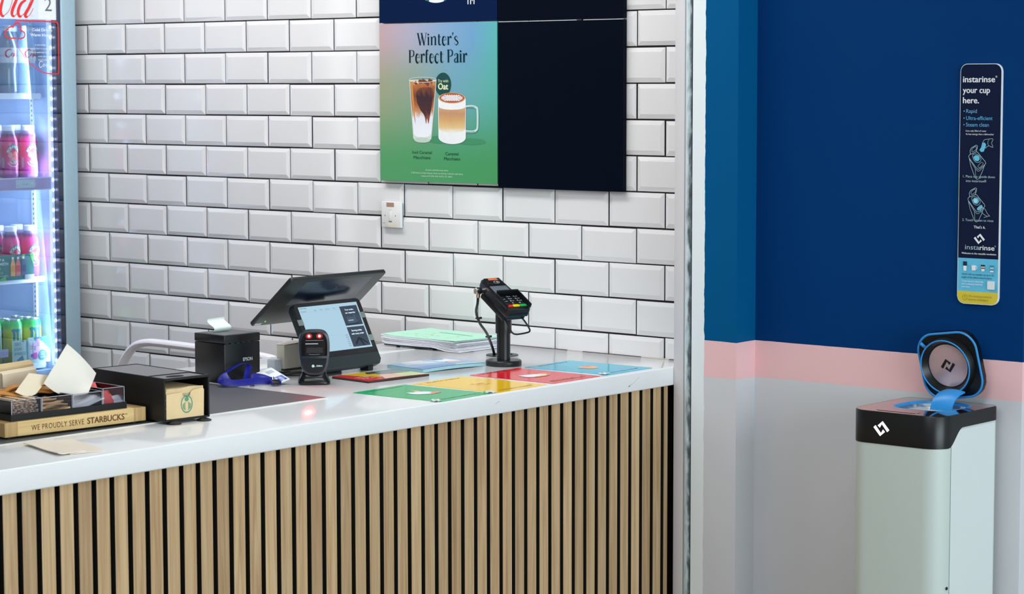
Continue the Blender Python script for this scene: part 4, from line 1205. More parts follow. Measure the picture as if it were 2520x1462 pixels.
# operator screen, seen from behind
PM = Matrix(((1, 0, 0, 0), (0, .7674, -.6411, -.030), (0, -.6411, -.7674, .262), (0, 0, 0, 1)))      # local x, down the back, out of the back
g = G(); g.T = PM
g.prism(rrect(.366, .208, .007, 3, 0, .1025), -.012, .0005, bv=.0035, seg=2); op = g.build('operator_screen', M('screen_back', (40, 43, 42), .34, spec=.5, var=.06, vs=200), ps)
g = G(); g.T = PM
prof = []
g.grid(lambda u, v: ((-.118+.255*u), .012+.105*v, .0006+.006*(math.sin(math.pi*u)**1.4)*(math.sin(math.pi*v)**1.3)), 26, 16)
g.build('back_bulge', M('bulge_blue_reflection', (16, 26, 44), .24, spec=.6), op)  # dark blue base colour paints a reflection onto the screen back
a = Art(lambda u, v, h: tuple(PM @ Vector((-u, v, .0062+h))))
HP = M('embossed_grey', (70, 84, 110), .3)
a.stroke(ell(-.012, .0405, .0075, .0075, 20), .0009, HP, closed=True); a.stroke([(-.0095, .0365), (-.0115, .0465)], .0012, HP); a.stroke(bend([(-.0110, .042), (-.0130, .0405), (-.0138, .0445)], 3), .0010, HP); a.stroke([(-.0148, .0495), (-.0140, .0395)], .0012, HP)
a.build('round_emblem', op)
g = G(); g.T = PM; g.box(-.176, -.152, .1930, .2020, .0005, .0009); g.build('sticker', M('asset_sticker', (206, 212, 208), .5), op)
g = G(); g.T = PM; g.lathe([(.0018, .0004), (.0018, .0012)], 10, (-.1445, .1865)); g.build('status_light', M('led_green', (20, 200, 20), .4, emis=(60, 255, 40), es=2.5, var=0), op)
g = G(); g.prism([(.018, .12), (.055, .10), (.062, .165), (.058, .180), (.046, .178)], -.036, .036, bv=.004, mat=SIDE); g.build('hinge_neck', TILLB, ps)
for x in (-.098, .088):
    for y in (-.048,):
        g = G(); g.box(x-.010, x+.010, y-.010, y+.022, 0, .0172, bv=.0015); g.build('foot', TILLB, ps)
g = G(); g.box(-.035, .035, .0, .05, 0, .0166, bv=.0015); g.build('base_plinth', TILLB, ps)

# ---- scanner
sn = E('barcode_scanner', 'black hands-free barcode scanner with two glowing red lights before the till', 'scanner', (2.142, -1.030, ZC), 47)
SB = M('scanner_black', (12, 14, 17), .22, spec=.5); SBM = M('scanner_rim', (30, 40, 50), .28, spec=.5)
g = G()
g.prism(rrect(.083, .072, .016, 5, 0, .004), 0, .009, bv=.003); 
for i in range(6):
    pass
prof = [(1.0, .009), (.97, .014), (.88, .020), (.80, .026), (.78, .034)]
bm = bmesh.new(); rings = []
for s_, z in prof: rings.append([bm.verts.new((x*s_, .004+(y-.004)*s_, z)) for x, y in rrect(.081, .070, .018, 5, 0, .004)])
for A_, B2 in zip(rings[:-1], rings[1:]):
    for i in range(len(A_)): bm.faces.new((A_[i], A_[(i+1) % len(A_)], B2[(i+1) % len(A_)], B2[i]))
bm.faces.new(rings[-1]); g._bm(bm, 0)
g.build('foot_stand', SB, sn)
# head: one outline swept front to back
HO = cr([(0, .1435), (.022, .1420), (.034, .134), (.0395, .118), (.0400, .090), (.0375, .062), (.031, .040), (.020, .0285), (0, .0255), (-.020, .0285), (-.031, .040), (-.0375, .062), (-.0400, .090), (-.0395, .118), (-.034, .134), (-.022, .1420)], 4, True)
HO = [tuple(p) for p in HO]


def off(k, dz=0): return [(x*k, .086+(z-.086)*(1-(1-k)*.65)+dz) for x, z in HO]


bm = bmesh.new(); rings = []
for k, y in ((.90, -.0335), (.965, -.0325), (1.0, -.028), (1.0, .004), (.92, .022), (.72, .034)): rings.append([bm.verts.new((x, y, z)) for x, z in off(k)])
for A_, B2 in zip(rings[:-1], rings[1:]):
    for i in range(len(A_)): bm.faces.new((A_[i], A_[(i+1) % len(A_)], B2[(i+1) % len(A_)], B2[i]))
bm.faces.new(rings[-1]); bm.faces.new(rings[0])
g = G(); g._bm(bm, 0); head = g.build('scanner_head', SBM, sn, angle=50)
g = G(); P = off(.84); up_ = [(x, z) for x, z in P if z > .0715]
up_ = sorted([p for p in up_], key=lambda p: math.atan2(p[1]-.1, p[0]))
g.T = Matrix.Translation((0, -.0330, 0)); g.prism(up_, 0, .0016, mat=FRONT); win = g.build('scan_window', M('window_gloss', (12, 5, 6), .06, spec=.7), head)
lo_ = sorted([(x, z) for x, z in P if z < .0705], key=lambda p: math.atan2(p[1]-.055, p[0]))
g = G(); g.T = Matrix.Translation((0, -.0330, 0)); g.prism(lo_, 0, .0012, mat=FRONT); g.build('lower_shield', M('shield_gloss', (14, 19, 24), .14, spec=.6), head)
g = G(); g.T = Matrix.Translation((0, -.0346, 0)); g.prism(rrect(.052, .040, .004, 4, .002, .0985), 0, .0004, mat=FRONT); g.build('inner_window', M('inner_window', (30, 26, 25), .10), win)
LR = M('led_red', (255, 60, 50), .3, emis=(255, 120, 110), es=9, var=0); LH = M('led_red_halo', (120, 4, 6), .4, emis=(200, 4, 8), es=.5, var=0)
for x in (-.0135, .0135):
    g = G(); g.T = Matrix.Translation((x, -.0346, .1290)); g.prism(ell(0, 0, .0085, .0070, 20), 0, .0002, mat=FRONT); hl = g.build('painted_glow', LH, win)  # flat emissive disc paints the glow around each red light
    g = G(); g.T = Matrix.Translation((x, -.0349, .1290)); g.prism(ell(0, 0, .0035, .0035, 16), 0, .0004, mat=FRONT); g.build('red_light', LR, hl)
a = Art(vplane(-.0350)); WB_ = M('window_glint', (190, 206, 210), .3)
a.stroke([(-.022, .1178), (.024, .1178)], .0012, M('window_glint_dim', (150, 130, 134), .3)); a.stroke([(-.023, .1088), (.010, .1088)], .0020, WB_); a.rect(-.020, .022, .085, .099, M('window_grey', (44, 46, 46), .2)); a.stroke(bend([(-.014, .0815), (.0, .0803), (.014, .0815)], 4), .0014, M('window_glint_dim2', (90, 110, 116), .3)); a.build('window_glint_marks', win)  # pale bars paint reflections onto the scan window
a = Art(vplane(-.0343)); ZW = M('scanner_mark', (190, 216, 218), .4)
a.text('ZEBRA', .0045, .0485, .0042, ZW, 'L', .03, fit=.0165); a.poly(ell(-.0035, .0505, .0036, .0038, 14), ZW); a.stroke([(.0005, .0487), (.0032, .0487)], .0008, ZW); a.build('brand_mark', head)
pl = bpy.data.lights.new('scanner_red_light', 'SPOT'); pl.energy = .5; pl.color = (1, .03, .03); pl.shadow_soft_size = .01; pl.spot_size = R(120); pl.spot_blend = .6
po = bpy.data.objects.new('scanner_red_light', pl); col.objects.link(po); po.location = (2.142+.0275, -1.030-.0255, ZC+.130); po.rotation_euler = (Vector((.5, -.5, -.55))).to_track_quat('-Z', 'Y').to_euler()
# cable of the scanner
g = G(); g.tube(cr([(2.105, -.990, .958), (2.04, -.955, .957), (2.0, -.975, .9555), (1.945, -.985, .9545), (1.925, -.965, .9545), (1.94, -.92, .9545)], 8), .0028, n=8)
tag(g.build('cable', M('cable_black', (12, 12, 13), .4)), 'black cable running from the scanner back beneath the till', 'cable')
g = G(); g.tube(cr([(2.03, -.885, .9565), (1.99, -.93, .958), (1.96, -.965, .956), (1.93, -1.0, .9535), (1.915, -1.01, .9530)], 8), [.0034]*14+[.0018]*19, n=8)
tag(g.build('cable', M('cable_black', (12, 12, 13), .4)), 'short thick black plug lead poking out left of the till', 'cable')
# ---- boxes behind the till
cbx = E('carton', 'cream cardboard carton half hidden behind the scanner', 'box', (1.868, -.838, ZC), 90)
g = G(); g.box(-.052, .058, -.018, .018, 0, .004); g.build('base_plate', M('plate_dark', (38, 48, 48), .4), cbx)
CRM = M('cream_card', (216, 214, 198), .7, var=.03)
g = G(); g.box(-.049, .055, -.015, .015, .0042, .0700, bv=.001, seg=1); g.build('box_body', CRM, cbx)
g = G(); g.grid(lambda u, v: (-.050+.106*u, -.016+.032*v, .0714+.006*math.sin(u*3.1)*(.3+.7*v)), 8, 6, .0012); g.build('lid_flap', M('cream_flap', (206, 200, 194), .7), cbx)
wb = E('cube_box', 'small pale blue-white box between the receipt printer and the cream carton', 'box', (1.866, -.9085, ZC), 90)
g = G(); g.box(-.013, .013, -.0145, .0145, 0, .0335, bv=.0012); g.build('box_body', M('pale_box', (206, 216, 228), .5), wb)
g = G(); g.box(-.0131, .0131, -.0147, .0147, .0265, .0272); g.build('lid_line', M('box_line', (180, 190, 204), .5), wb)

# ---- card reader on its pole
tm = E('card_reader_stand', 'black card payment reader on a pole stand beside the paper pile', 'card reader', (2.2585, -.4035, ZC), 78)
TB = M('pole_black', (16, 19, 22), .32, var=.08, vs=200)
g = G(); g.lathe([(.0495, 0), (.0505, .002), (.0505, .012), (.0480, .0155), (.02, .0165)], 40); g.build('base_disc', TB, tm)
g = G(); g.lathe([(.0190, .016), (.0190, .098)], 28); g.build('lower_pole', TB, tm)
g = G(); g.lathe([(.0225, .0900), (.0225, .150), (.0245, .152), (.0245, .156), (.0225, .158), (.0225, .185)], 28); g.build('upper_sleeve', TB, tm)
# reader frame: x right, along the reader (up/back), out of its face
TA = R(30); ca2, sa2 = math.cos(TA), math.sin(TA)
PT = Matrix(((1.03, 0, 0, -.006), (0, ca2*.88, -sa2, -.0037), (0, sa2*.88, ca2, .1910), (0, 0, 0, 1)))
RD = M('reader_black', (17, 19, 22), .32, var=.05); RDD = M('reader_dark', (10, 11, 13), .4)
def RP(name, poly, z0, z1, m, par, bv=.002):
    g = G(); g.T = PT; g.prism(poly, z0, z1, bv=bv); return g.build(name, m, par)
hd = RP('reader_body', [(-.0400, -.088), (-.034, -.094), (.034, -.094), (.0400, -.088), (.0400, -.030), (.0345, -.010), (.0345, .070), (.029, .083), (-.029, .083), (-.0345, .070), (-.0345, -.010), (-.0400, -.030)], -.012, .013, RD, tm, .004)
RP('back_cradle', [(-.037, -.080), (.037, -.080), (.037, .050), (-.037, .050)], -.030, -.0125, RDD, tm, .004)
RP('top_slope', [(-.028, .046), (.028, .046), (.026, .080), (-.026, .080)], .0131, .0175, RD, hd, .002)
ds = RP('reader_display', [(-.027, -.004), (.027, -.004), (.027, .040), (-.027, .040)], .0131, .0145, M('reader_screen', (96, 104, 112), .3, var=.04, vs=500), hd, .0008)
RP('display_frame', [(-.0305, .0405), (.0305, .0405), (.0305, .0455), (-.0305, .0455)], .0131, .016, RDD, hd, .001)
RP('orange_sticker', [(-.016, .0665), (.016, .0665), (.014, .077), (-.014, .077)], .0176, .0179, M('orange_sticker', (196, 106, 62), .5), hd, 0)
a = Art(lambda u, v, h: tuple(PT @ Vector((u, v, .0176+h)))); NW = M('reader_mark', (196, 208, 214), .4)
a.stroke(ell(.004, .055, .0095, .0062, 22), .0010, NW, closed=True)
for k in range(3): a.stroke(ell(.002, .055, .002+.0022*k, .0016+.0014*k, 8, -50, 50), .0009, NW)
a.build('contactless_mark', hd)
# keypad with privacy shield
g = G(); g.T = PT
g.prism([(-.0410, -.086), (-.0375, -.086), (-.0375, -.014), (-.0345, -.008), (-.0345, -.012), (-.0410, -.020)], .0125, .0262, bv=.001)
g.prism([(.0410, -.086), (.0375, -.086), (.0375, -.014), (.0345, -.008), (.0345, -.012), (.0410, -.020)], .0125, .0262, bv=.001)
g.prism([(-.0370, -.0135), (.0370, -.0135), (.0350, -.0075), (-.0350, -.0075)], .0125, .0300, bv=.001)
g.build('privacy_shield', M('shield_black', (14, 15, 19), .35), hd)
KEY = M('key_black', (26, 29, 32), .4)
nums = ('1', '2', '3', '4', '5', '6', '7', '8', '9', '*', '0', '#')
for r in range(4):
    for c in range(3):
        x = -.023+.023*c; y = -.0225-.0118*r
        kk = RP('key', rrect(.019, .0088, .002, 3, x, y), .0131, .0152, KEY, hd, .0006)
        a = Art(lambda u, v, h: tuple(PT @ Vector((u, v, .0152+h)))); a.text(nums[r*3+c], x-.0055, y-.0026, .0056, NW, 'L', .02)
        if nums[r*3+c] not in '10*#': a.text(('', '', 'abc', 'def', 'ghi', 'jkl', 'mno', 'pqrs', 'tuv', 'wxyz')[int(nums[r*3+c])], x+.0005, y-.0022, .0032, NW, 'L', .01)
        a.build('key_legend', kk)
for c, (rgb, nm) in enumerate((((214, 40, 24), 'red'), ((222, 190, 12), 'yellow'), ((12, 160, 72), 'green'))):
    o = RP('key', rrect(.0215, .0105, .002, 3, -.023+.023*c, -.0715), .0131, .0160, M('key_'+nm, rgb, .35), hd, .0008); o['label'] = nm+' key'
g = G(); g.T = PT; g.box(-.030, .030, -.0948, -.0940, -.002, .002); g.build('card_slot', M('slot_black', (4, 4, 5), .8), hd)
# wire hand loop
g = G()
g.tube(cr([(-.032, -.050, .134), (-.033, -.064, .118), (-.030, -.078, .100), (-.018, -.082, .0945), (.014, -.082, .0960), (.029, -.081, .1000), (.0295, -.076, .110), (.023, -.062, .130), (.016, -.050, .142), (.006, -.044, .146)], 8), .0024, n=10); g.build('wire_loop', RDD, tm)
# key lock and tether
g = G(); g.T = PT @ Matrix.Translation((-.0345, .042, .000)) @ Matrix.Rotation(R(90), 4, 'Y') @ Matrix.Rotation(R(180), 4, 'X')
g.lathe([(.0075, -.002), (.0075, .018), (.0095, .0185), (.0095, .033), (.0080, .0345)], 20); lk = g.build('key_lock', CHROME, tm)
g = G(); g.T = PT @ Matrix.Translation((-.0345, .042, .000)) @ Matrix.Rotation(R(90), 4, 'Y') @ Matrix.Rotation(R(180), 4, 'X')
g.lathe([(.0102, .0165), (.0102, .027)], 20); g.build('lock_band', RDD, lk)
cw = [(-.0655, .028, .206), (-.0650, .031, .194), (-.060, .040, .174), (-.044, .068, .146), (-.014, .092, .112), (.030, .120, .080), (.070, .155, .050), (.105, .188, .022), (.122, .203, .002)]
g = G(); g.tube(cr(cw, 8), .0038, n=10); cb_ = g.build('tether_cable', RDD, tm)
for (x, y, z) in ((-.026, .082, .126), (.052, .139, .064)):
    g = G(); g.T = Matrix.Translation((x, y, z)); g.lathe([(.0058, -.002), (.0062, .0), (.0058, .002)], 14); g.box(.004, .011, -.003, .003, -.002, .004, bv=.001); g.box(-.009, -.005, -.003, .003, -.001, .003, bv=.001); g.build('cable_tie', RDD, cb_)
g = G(); g.cyl((-.0655, .0275, .211), (-.0648, .0315, .191), .0052, 12); g.build('cable_ferrule', CHROME, cb_)
gm = E('cable_grommet', 'round black cable grommet set into the worktop behind the card reader', 'grommet', (2.098, -.222, ZC))
g = G(); N_ = 40
V = []; F = []
for (r_, z_) in ((.047, .0003), (.0465, .0022), (.040, .0028), (.031, .0026), (.030, .0004)):
    for k in range(N_): V.append((r_*math.cos(2*math.pi*k/N_), r_*math.sin(2*math.pi*k/N_), z_))
for j in range(4):
    for k in range(N_): F.append((j*N_+k, j*N_+(k+1) % N_, (j+1)*N_+(k+1) % N_, (j+1)*N_+k))
g.add(V, F); g.build('ring', M('grommet_black', (24, 27, 30), .35), gm)
g = G(); g.lathe([(.0300, .0003), (.0300, .0008)], 30); g.build('opening', M('hole_black', (5, 5, 6), .9), gm)

# ---- white bent tube behind the counter
g = G(); WT = M('white_enamel', (232, 232, 240), .25, coat=.3)
pp = [(.640, 0), (.640, .70), (.652, .77), (.680, .825), (.716, .872), (.757, .903), (.812, .916), (.880, .918), (1.05, .916), (1.30, .912), (1.42, .895), (1.47, .84), (1.485, .75), (1.485, 0)]
P = cr([(x, -.45, z) for x, z in pp], 7)
g.tube(P, 0, n=14, flat=(.0175, .0125), upv=(1, 0, 0))
tag(g.build('tubular_frame', WT), 'white bent tube arch rising behind the counter beside the drinks cooler', 'tube frame')
# ================================================================== boards on the tiled wall
NAVY = M('board_navy', (1, 24, 62), .5, spec=.1, var=.05, vs=30); DNAVY = M('board_dark', (0, 8, 22), .45, spec=.08, var=.08, vs=30)
YB = -.0235


def panel(label, x0, x1, z0, z1, mat, name='menu_board', cat='menu board'):
    t = E(name, label, cat, (1.43, YB, 1.43))
    g = G(); g.box(x0-1.43, x1-1.43, 0, .0150, z0-1.43, z1-1.43, bv=.0006, seg=1)
    return t, g.build('panel', mat, t)


t, p = panel('navy wall board with cut-off white round emblem and TM mark, above the drinks poster', 1.4275, 1.9095, 1.9195, 2.42, NAVY)
a = Art(vplane(0)); EMW = M('emblem_white', (226, 230, 230), .5); EMG = M('emblem_green', (0, 104, 104), .5)
cx, cz, er = .2380, .5465+.115, .115
a.poly(ell(cx, cz, er, er, 60), EMW)
for s in (-1, 1):
    for x0, x1, top in ((.030, .042, .09), (.056, .066, .07), (.078, .086, .04)):
        V = [(cx+s*x, cz-math.sqrt(er**2-x**2)) for x in (x0, x1)]; a.poly([V[0], V[1], (cx+s*(x1+.006), cz+top*.3), (cx+s*(x0+.006), cz+top*.3)], EMG)
a.poly([(cx+.026*math.cos(R(k*72+90)) if 1 else 0, cz+.05+.026*math.sin(R(k*72+90))) for k in range(5)], EMG)
a.text('TM', .3585, .5395, .0235, EMW, 'L', .03, fit=.0325)
a.build('emblem_print', t)
t, p = panel('dark blank wall board, upper right, above the thin white joint line', 1.9125, 2.384, 1.9175, 2.42, DNAVY)
t, p = panel('large dark blank wall board beside the drinks poster', 1.9125, 2.384, 1.4235, 1.9135, DNAVY)
g = G(); g.box(.4860, .7835, -.0005, .0010, .4838, .4852); g.box(.8080, .9535, -.0005, .0010, .4838, .4852); g.build('gap_strip', M('strip_white', (214, 220, 220), .5), t)  # added white strips stand for the wall showing through the gap
t, p = panel('pastel poster of two coffee drinks titled in dark serif letters', 1.4275, 1.9090, 1.4325, 1.9165, poster_material(), 'drinks_poster', 'poster')
DG = M('title_green', (3, 36, 46), .8, spec=.1)
a = Art(vplane(0))


class Serif:
    """narrow high-contrast title letters drawn from strokes; cap height 1"""
    TH, TN = .155, .052

    def __init__(s, a, x, y, k, kx): s.a, s.x, s.y, s.k, s.kx = a, x, y, k, kx

    def st(s, pts, w):
        s.a.stroke([(s.x+px*s.k*s.kx, s.y+py*s.k) for px, py in pts], [v*s.k for v in w] if isinstance(w, list) else w*s.k, DG, up=False)

    def stem(s, x, y0, y1, sv='tb', w=None):
        w = w or s.TH; s.st([(x, y0), (x, y1)], w)
        if 'b' in sv: s.st([(x-.12, y0+.012), (x+.12, y0+.012)], .024)
        if 't' in sv: s.st([(x-.14, y1-.012), (x+.05, y1-.012)], .024)

    def arc(s, pts, w): s.st(bend(pts, 5), w)

    def W(s):
        s.st([(.10, 1), (.34, 0)], s.TH); s.st([(.34, 0), (.52, .96)], s.TN); s.st([(.46, 1), (.72, 0)], s.TH); s.st([(.72, 0), (.92, 1)], s.TN)
        for x in (.08, .44, .92): s.st([(x-.12, .988), (x+.12, .988)], .024)
        return 1.0

    def i(s):
        s.stem(.14, 0, .68); s.a.poly(ell(s.x+.13*s.k*s.kx, s.y+.86*s.k, .085*s.k*s.kx, .075*s.k, 14), DG); s.a.h -= s.a.dh; return .32

    def n(s):
        s.stem(.14, 0, .68); s.arc([(.18, .48), (.28, .64), (.40, .69), (.49, .62), (.50, .48)], [.02]*4+[.04+.008*i for i in range(17)]); s.stem(.50, 0, .54, 'b'); return .68

    def t(s):
        s.arc([(.17, .88), (.165, .5), (.165, .16), (.22, .03), (.32, .02), (.40, .10)], [s.TH*.5]+[s.TH]*14+[s.TH*.6]*5+[.03]*6); s.st([(.03, .665), (.38, .665)], .03); return .42

    def e(s):
        s.arc([(.46, .16), (.38, .03), (.27, -.01), (.15, .08), (.10, .33), (.15, .58), (.27, .685), (.39, .62), (.455, .42)], [.025]*6+[.05, .07, .09]+[s.TH]*16+[.07, .05, .035]+[.04]*8); s.st([(.12, .405), (.455, .405)], .028); return .52

    def r(s):
        s.stem(.14, 0, .68); s.arc([(.18, .46), (.25, .60), (.33, .68), (.40, .66)], [.02]*5+[.06]*5+[.1]*6); s.a.poly(ell(s.x+.39*s.k*s.kx, s.y+.605*s.k, .075*s.k*s.kx, .07*s.k, 12), DG); s.a.h -= s.a.dh; return .46

    def q(s):
        s.arc([(.10, .99), (.12, .88), (.06, .74)], [.12]*5+[.08]*3+[.02]*3); return .20

    def s_(s):
        s.arc([(.38, .54), (.30, .66), (.20, .68), (.11, .58), (.14, .45), (.30, .31), (.39, .20), (.36, .07), (.24, -.01), (.12, .05), (.07, .16)], [.03]*8+[.07]*6+[.12]*20+[.07]*8+[.03]*9); return .46

    def P(s):
        s.stem(.16, 0, 1); s.arc([(.18, .985), (.34, .985), (.50, .92), (.555, .74), (.50, .56), (.34, .48), (.18, .48)], [.028]*5+[.05]*5+[.11]*11+[.05]*5+[.028]*5); return .66

    def f(s):
        s.arc([(.155, 0), (.155, .5), (.165, .82), (.22, .96), (.31, .97), (.38, .90)], [s.TH]*17+[.06]*5+[.05]*4); s.st([(.04, .012), (.28, .012)], .024); s.st([(.03, .665), (.36, .665)], .03); return .40

    def c(s):
        s.arc([(.44, .18), (.37, .04), (.26, -.01), (.14, .08), (.10, .33), (.15, .58), (.26, .685), (.36, .66), (.41, .56)], [.025]*6+[.06, .08]+[s.TH]*16+[.06]*5+[.06]*12); return .50

    def a_(s):
        s.arc([(.10, .52), (.15, .65), (.27, .69), (.37, .62), (.385, .45), (.385, .10), (.44, .02), (.50, .06)], [.06]*5+[.03]*5+[.06]*4+[s.TH]*17+[.04]*6); s.arc([(.385, .40), (.22, .32), (.10, .20), (.14, .03), (.26, .01), (.385, .14)], [.03]*6+[.07]*4+[.1]*8+[.05]*9); return .54


def serif(txt, x0, x1, y, cap):
    fm = {'s': 's_', 'a': 'a_', "'": 'q'}
    d = Serif(Art(vplane(5)), 0, 0, 1, 1); wid = []
    for ch in txt: wid.append(.30 if ch == ' ' else getattr(d, fm.get(ch, ch))())
    kx = (x1-x0)/(sum(wid)*cap); x = x0
    for ch, w in zip(txt, wid):
        if ch != ' ': getattr(Serif(a, x, y, cap, kx), fm.get(ch, ch))()
        x += w*cap*kx
    a.h += a.dh


serif("Winter's", .1560, .3270, .4190, .0375)
serif('Perfect Pair', .1205, .3625, .3665, .0385)
a.build('title_lettering', t)
# print of the two drinks
a = Art(vplane(0), h0=.0004)
a.poly(ell(.245, .132, .045, .012, 24), M('print_shade_green', (62, 138, 96), .5)); a.poly(ell(.375, .128, .06, .010, 24), M('print_shade_green', (62, 138, 96), .5))
a.poly(ell(.2637, .2997, .0330, .0360, 40), M('roundel_teal', (8, 70, 68), .5)); YT = M('print_cream', (222, 228, 176), .5)
a.text('Try with', .2637, .3065, .0085, YT, 'C', .0, fit=.042); a.text('Oat', .2637, .2850, .0180, YT, 'C', .045, fit=.040)
a.poly([(.1236, .314), (.2370, .314), (.2150, .135), (.205, .127), (.190, .1225), (.163, .1225), (.149, .127), (.1395, .135)], M('print_glass', (206, 216, 206), .4))
GC = vgrad('print_iced_coffee', .143, .312, [(0, (232, 236, 242)), (.36, (224, 224, 232)), (.44, (196, 140, 96)), (.55, (168, 98, 50)), (.72, (120, 58, 34)), (.9, (170, 100, 52)), (1, (186, 124, 76))], .5, .22, 60)
a.poly([(.1265, .309), (.2340, .309), (.2135, .148), (.205, .142), (.190, .139), (.164, .139), (.150, .142), (.1415, .148)], GC)
DK = vgrad('print_espresso', .185, .30, [(0, (150, 84, 48)), (.25, (70, 36, 40)), (.7, (52, 28, 40)), (1, (140, 76, 44))], .5, .5, 90)
a.poly(bend([(.152, .275), (.165, .288), (.200, .292), (.222, .285), (.218, .240), (.210, .205), (.203, .180), (.198, .196), (.193, .180), (.186, .205), (.170, .222), (.156, .245)], 4), DK)
TAN = M('print_caramel', (196, 136, 76), .5); ICE = M('print_ice', (222, 196, 166), .5); BRN = M('print_brown', (110, 58, 34), .5)
a.poly([(.1265, .309), (.137, .309), (.1470, .21), (.150, .178), (.146, .190), (.137, .235)], TAN)
for k in range(13):
    x = .137+.0072*k+random.uniform(-.002, .002); z = .303+random.uniform(-.004, .010)
    a.poly([(x-.006, z), (x-.001, z+.008), (x+.007, z+.005), (x+.004, z-.006)], random.choice([TAN, ICE, BRN, BRN])); a.h -= a.dh
a.h += a.dh
a.stroke(ell(.1800, .314, .0567, .0078, 36), .0014, M('print_rim', (214, 222, 220), .4), closed=True); a.poly(ell(.1775, .1300, .033, .0080, 24), M('print_glass_base', (188, 206, 190), .4))
MW = M('print_milk', (232, 234, 234), .5)
a.poly([(.2440, .2570), (.3560, .2570)]+[(.3555-.0006*i*0, .140-.0) for i in (0,)]+ell(.3000, .140, .0555, .0205, 16, 0, -180)+[(.2445, .140)], MW)
LAT = vgrad('print_latte', .158, .232, [(0, (232, 224, 208)), (.16, (220, 188, 132)), (.45, (206, 160, 104)), (.75, (190, 142, 104)), (1, (206, 164, 118))], .5, .25, 40)
a.poly([(.2465, .232)]+ell(.3000, .232, .0530, .0085, 12, 180, 360)+[(.3545, .232), (.3535, .166)]+ell(.3000, .166, .0535, .012, 12, 0, -180), LAT)
a.poly(ell(.3002, .2585, .0545, .0165, 36), M('print_foam', (222, 190, 150), .5)); a.poly(ell(.3002, .2592, .0510, .0150, 36), M('print_caramel_top', (176, 84, 44), .5))
for k in range(-5, 6):
    for sgn in (1, -1):
        o = .0093*k; seg = [(.3002+o+sgn*q*.034, .2592+q*.0150) for q in (-1, -.6, -.2, .2, .6, 1)]
        seg = [p for p in seg if ((p[0]-.3002)/.049)**2+((p[1]-.2592)/.0142)**2 < 1]
        if len(seg) > 1: a.stroke(seg, .0021, MW, up=False)
a.h += a.dh
a.stroke(bend([(.3560, .2330), (.380, .2345), (.397, .2310), (.4030, .222), (.4030, .175), (.3980, .163), (.382, .1580), (.3560, .1590)], 5), .0072, M('print_handle', (186, 218, 212), .4))
a.stroke(bend([(.3570, .2305), (.375, .2325), (.392, .2315)], 4), .0016, M('print_handle_dark', (70, 92, 110), .4)); a.stroke(bend([(.3570, .1575), (.375, .1565), (.392, .1580)], 4), .0016, M('print_handle_dark', (70, 92, 110), .4))
a.build('drinks_print', t)
a = Art(vplane(0))
for s, x, z, w in (('Iced Caramel', .1755, .0880, .081), ('Macchiato', .1755, .0720, .070), ('Caramel', .2985, .0855, .053), ('Macchiato', .2990, .0705, .065)): a.text(s, x, z, .0092, DG, 'C', 0, fit=w)
SM_ = M('small_print', (206, 226, 206), .5)
for s, z, w in (('Serveware varies from image shown.', .0370, .094), ('© 2025 Starbucks Coffee Company. Nestlé uses Starbucks trademarks under license.', .0272, .214), ('Display until 02 APRIL 2026. WNT25_STC_368271', .0182, .126)): a.text(s, .2365, z, .0042, SM_, 'C', .004, fit=w)
a.build('caption_print', t)

# ---- fused switch
t = E('wall_switch', 'white fused wall switch plate with small brown neon window on the tiles', 'switch', (1.4695, -.0076, 1.3265))
g = G(); g.box(-.0385, .0400, -.0015, .0012, -.036, .036); g.build('back_box', M('switch_box', (110, 140, 160), .5), t)
g = G(); g.box(-.0425, .0405, -.0115, -.0016, -.0405, .0405, bv=.0022); pl_ = g.build('face_plate', M('switch_white', (226, 225, 222), .35), t)
g = G(); g.box(-.0195, .0120, -.0122, -.0116, .0245, .0370); g.build('neon_window', M('neon_brown', (168, 128, 112), .35, var=.3, vs=300), t)
g = G(); g.box(-.0098, .0028, -.0135, -.0116, -.0205, .0128, bv=.0012); g.box(-.0098, .0028, -.0128, -.0116, -.0225, -.0206, mi=1); g.box(-.0085, .0015, -.0120, -.0116, .0132, .0145, mi=2); g.build('rocker', [M('switch_white', (226, 225, 222), .35), M('rocker_gap', (60, 70, 84), .6), M('rocker_mark', (170, 176, 172), .6)], t)
for x in (-.026, .0185):
    g = G(); g.T = Matrix.Translation((x, -.0117, -.0035)) @ Matrix.Rotation(R(90), 4, 'X'); g.lathe([(.0017, 0), (.0017, .0003)], 12); g.build('screw', M('screw_grey', (70, 84, 90), .4, .6), t)
a = Art(vplane(-.0115)); STN = M('glue_stain', (222, 210, 176), .8); a.poly(bend([(-.022, -.033), (-.012, -.0275), (.0, -.0265), (.006, -.0300), (.020, -.0285), (.028, -.0315), (.020, -.0345), (-.005, -.0355)], 3), STN); a.stroke([(-.0375, -.0275), (-.024, -.0262)], .0011, M('glue_dark', (160, 160, 156), .8)); a.build('stain', pl_)

# ================================================================== rinse-station sign on the blue wall
t = E('instruction_sign', 'tall narrow navy sign with white edge, pictograms and yellow foot on the blue wall', 'sign', (3.4835, -.0413, 1.1715))
SW_, SH = .1155, .6075
g = G(); g.prism(rrect(SW_+.002, SH+.002, .019, 7, SW_/2, SH/2), .0002, .0080, bv=.0008, seg=1, mat=FRONT)
brd = g.build('board', M('sign_edge', (222, 232, 234), .35), t)
a = Art(vplane(-.0080))
SNAV = M('sign_navy', (16, 27, 56), .4, spec=.15); SCY = M('sign_cyan', (96, 188, 222), .4); SYE = M('sign_yellow', (212, 194, 62), .4)
rr = rrect(SW_-.001, SH-.001, .0185, 7, SW_/2, SH/2)
a.poly([(x, z) for x, z in rr if z > .1] + [(.0005, .116), (SW_-.0005, .116)], SNAV); a.h -= a.dh
a.rect(.0005, SW_-.0005, .0315, .116, SCY); a.h -= a.dh
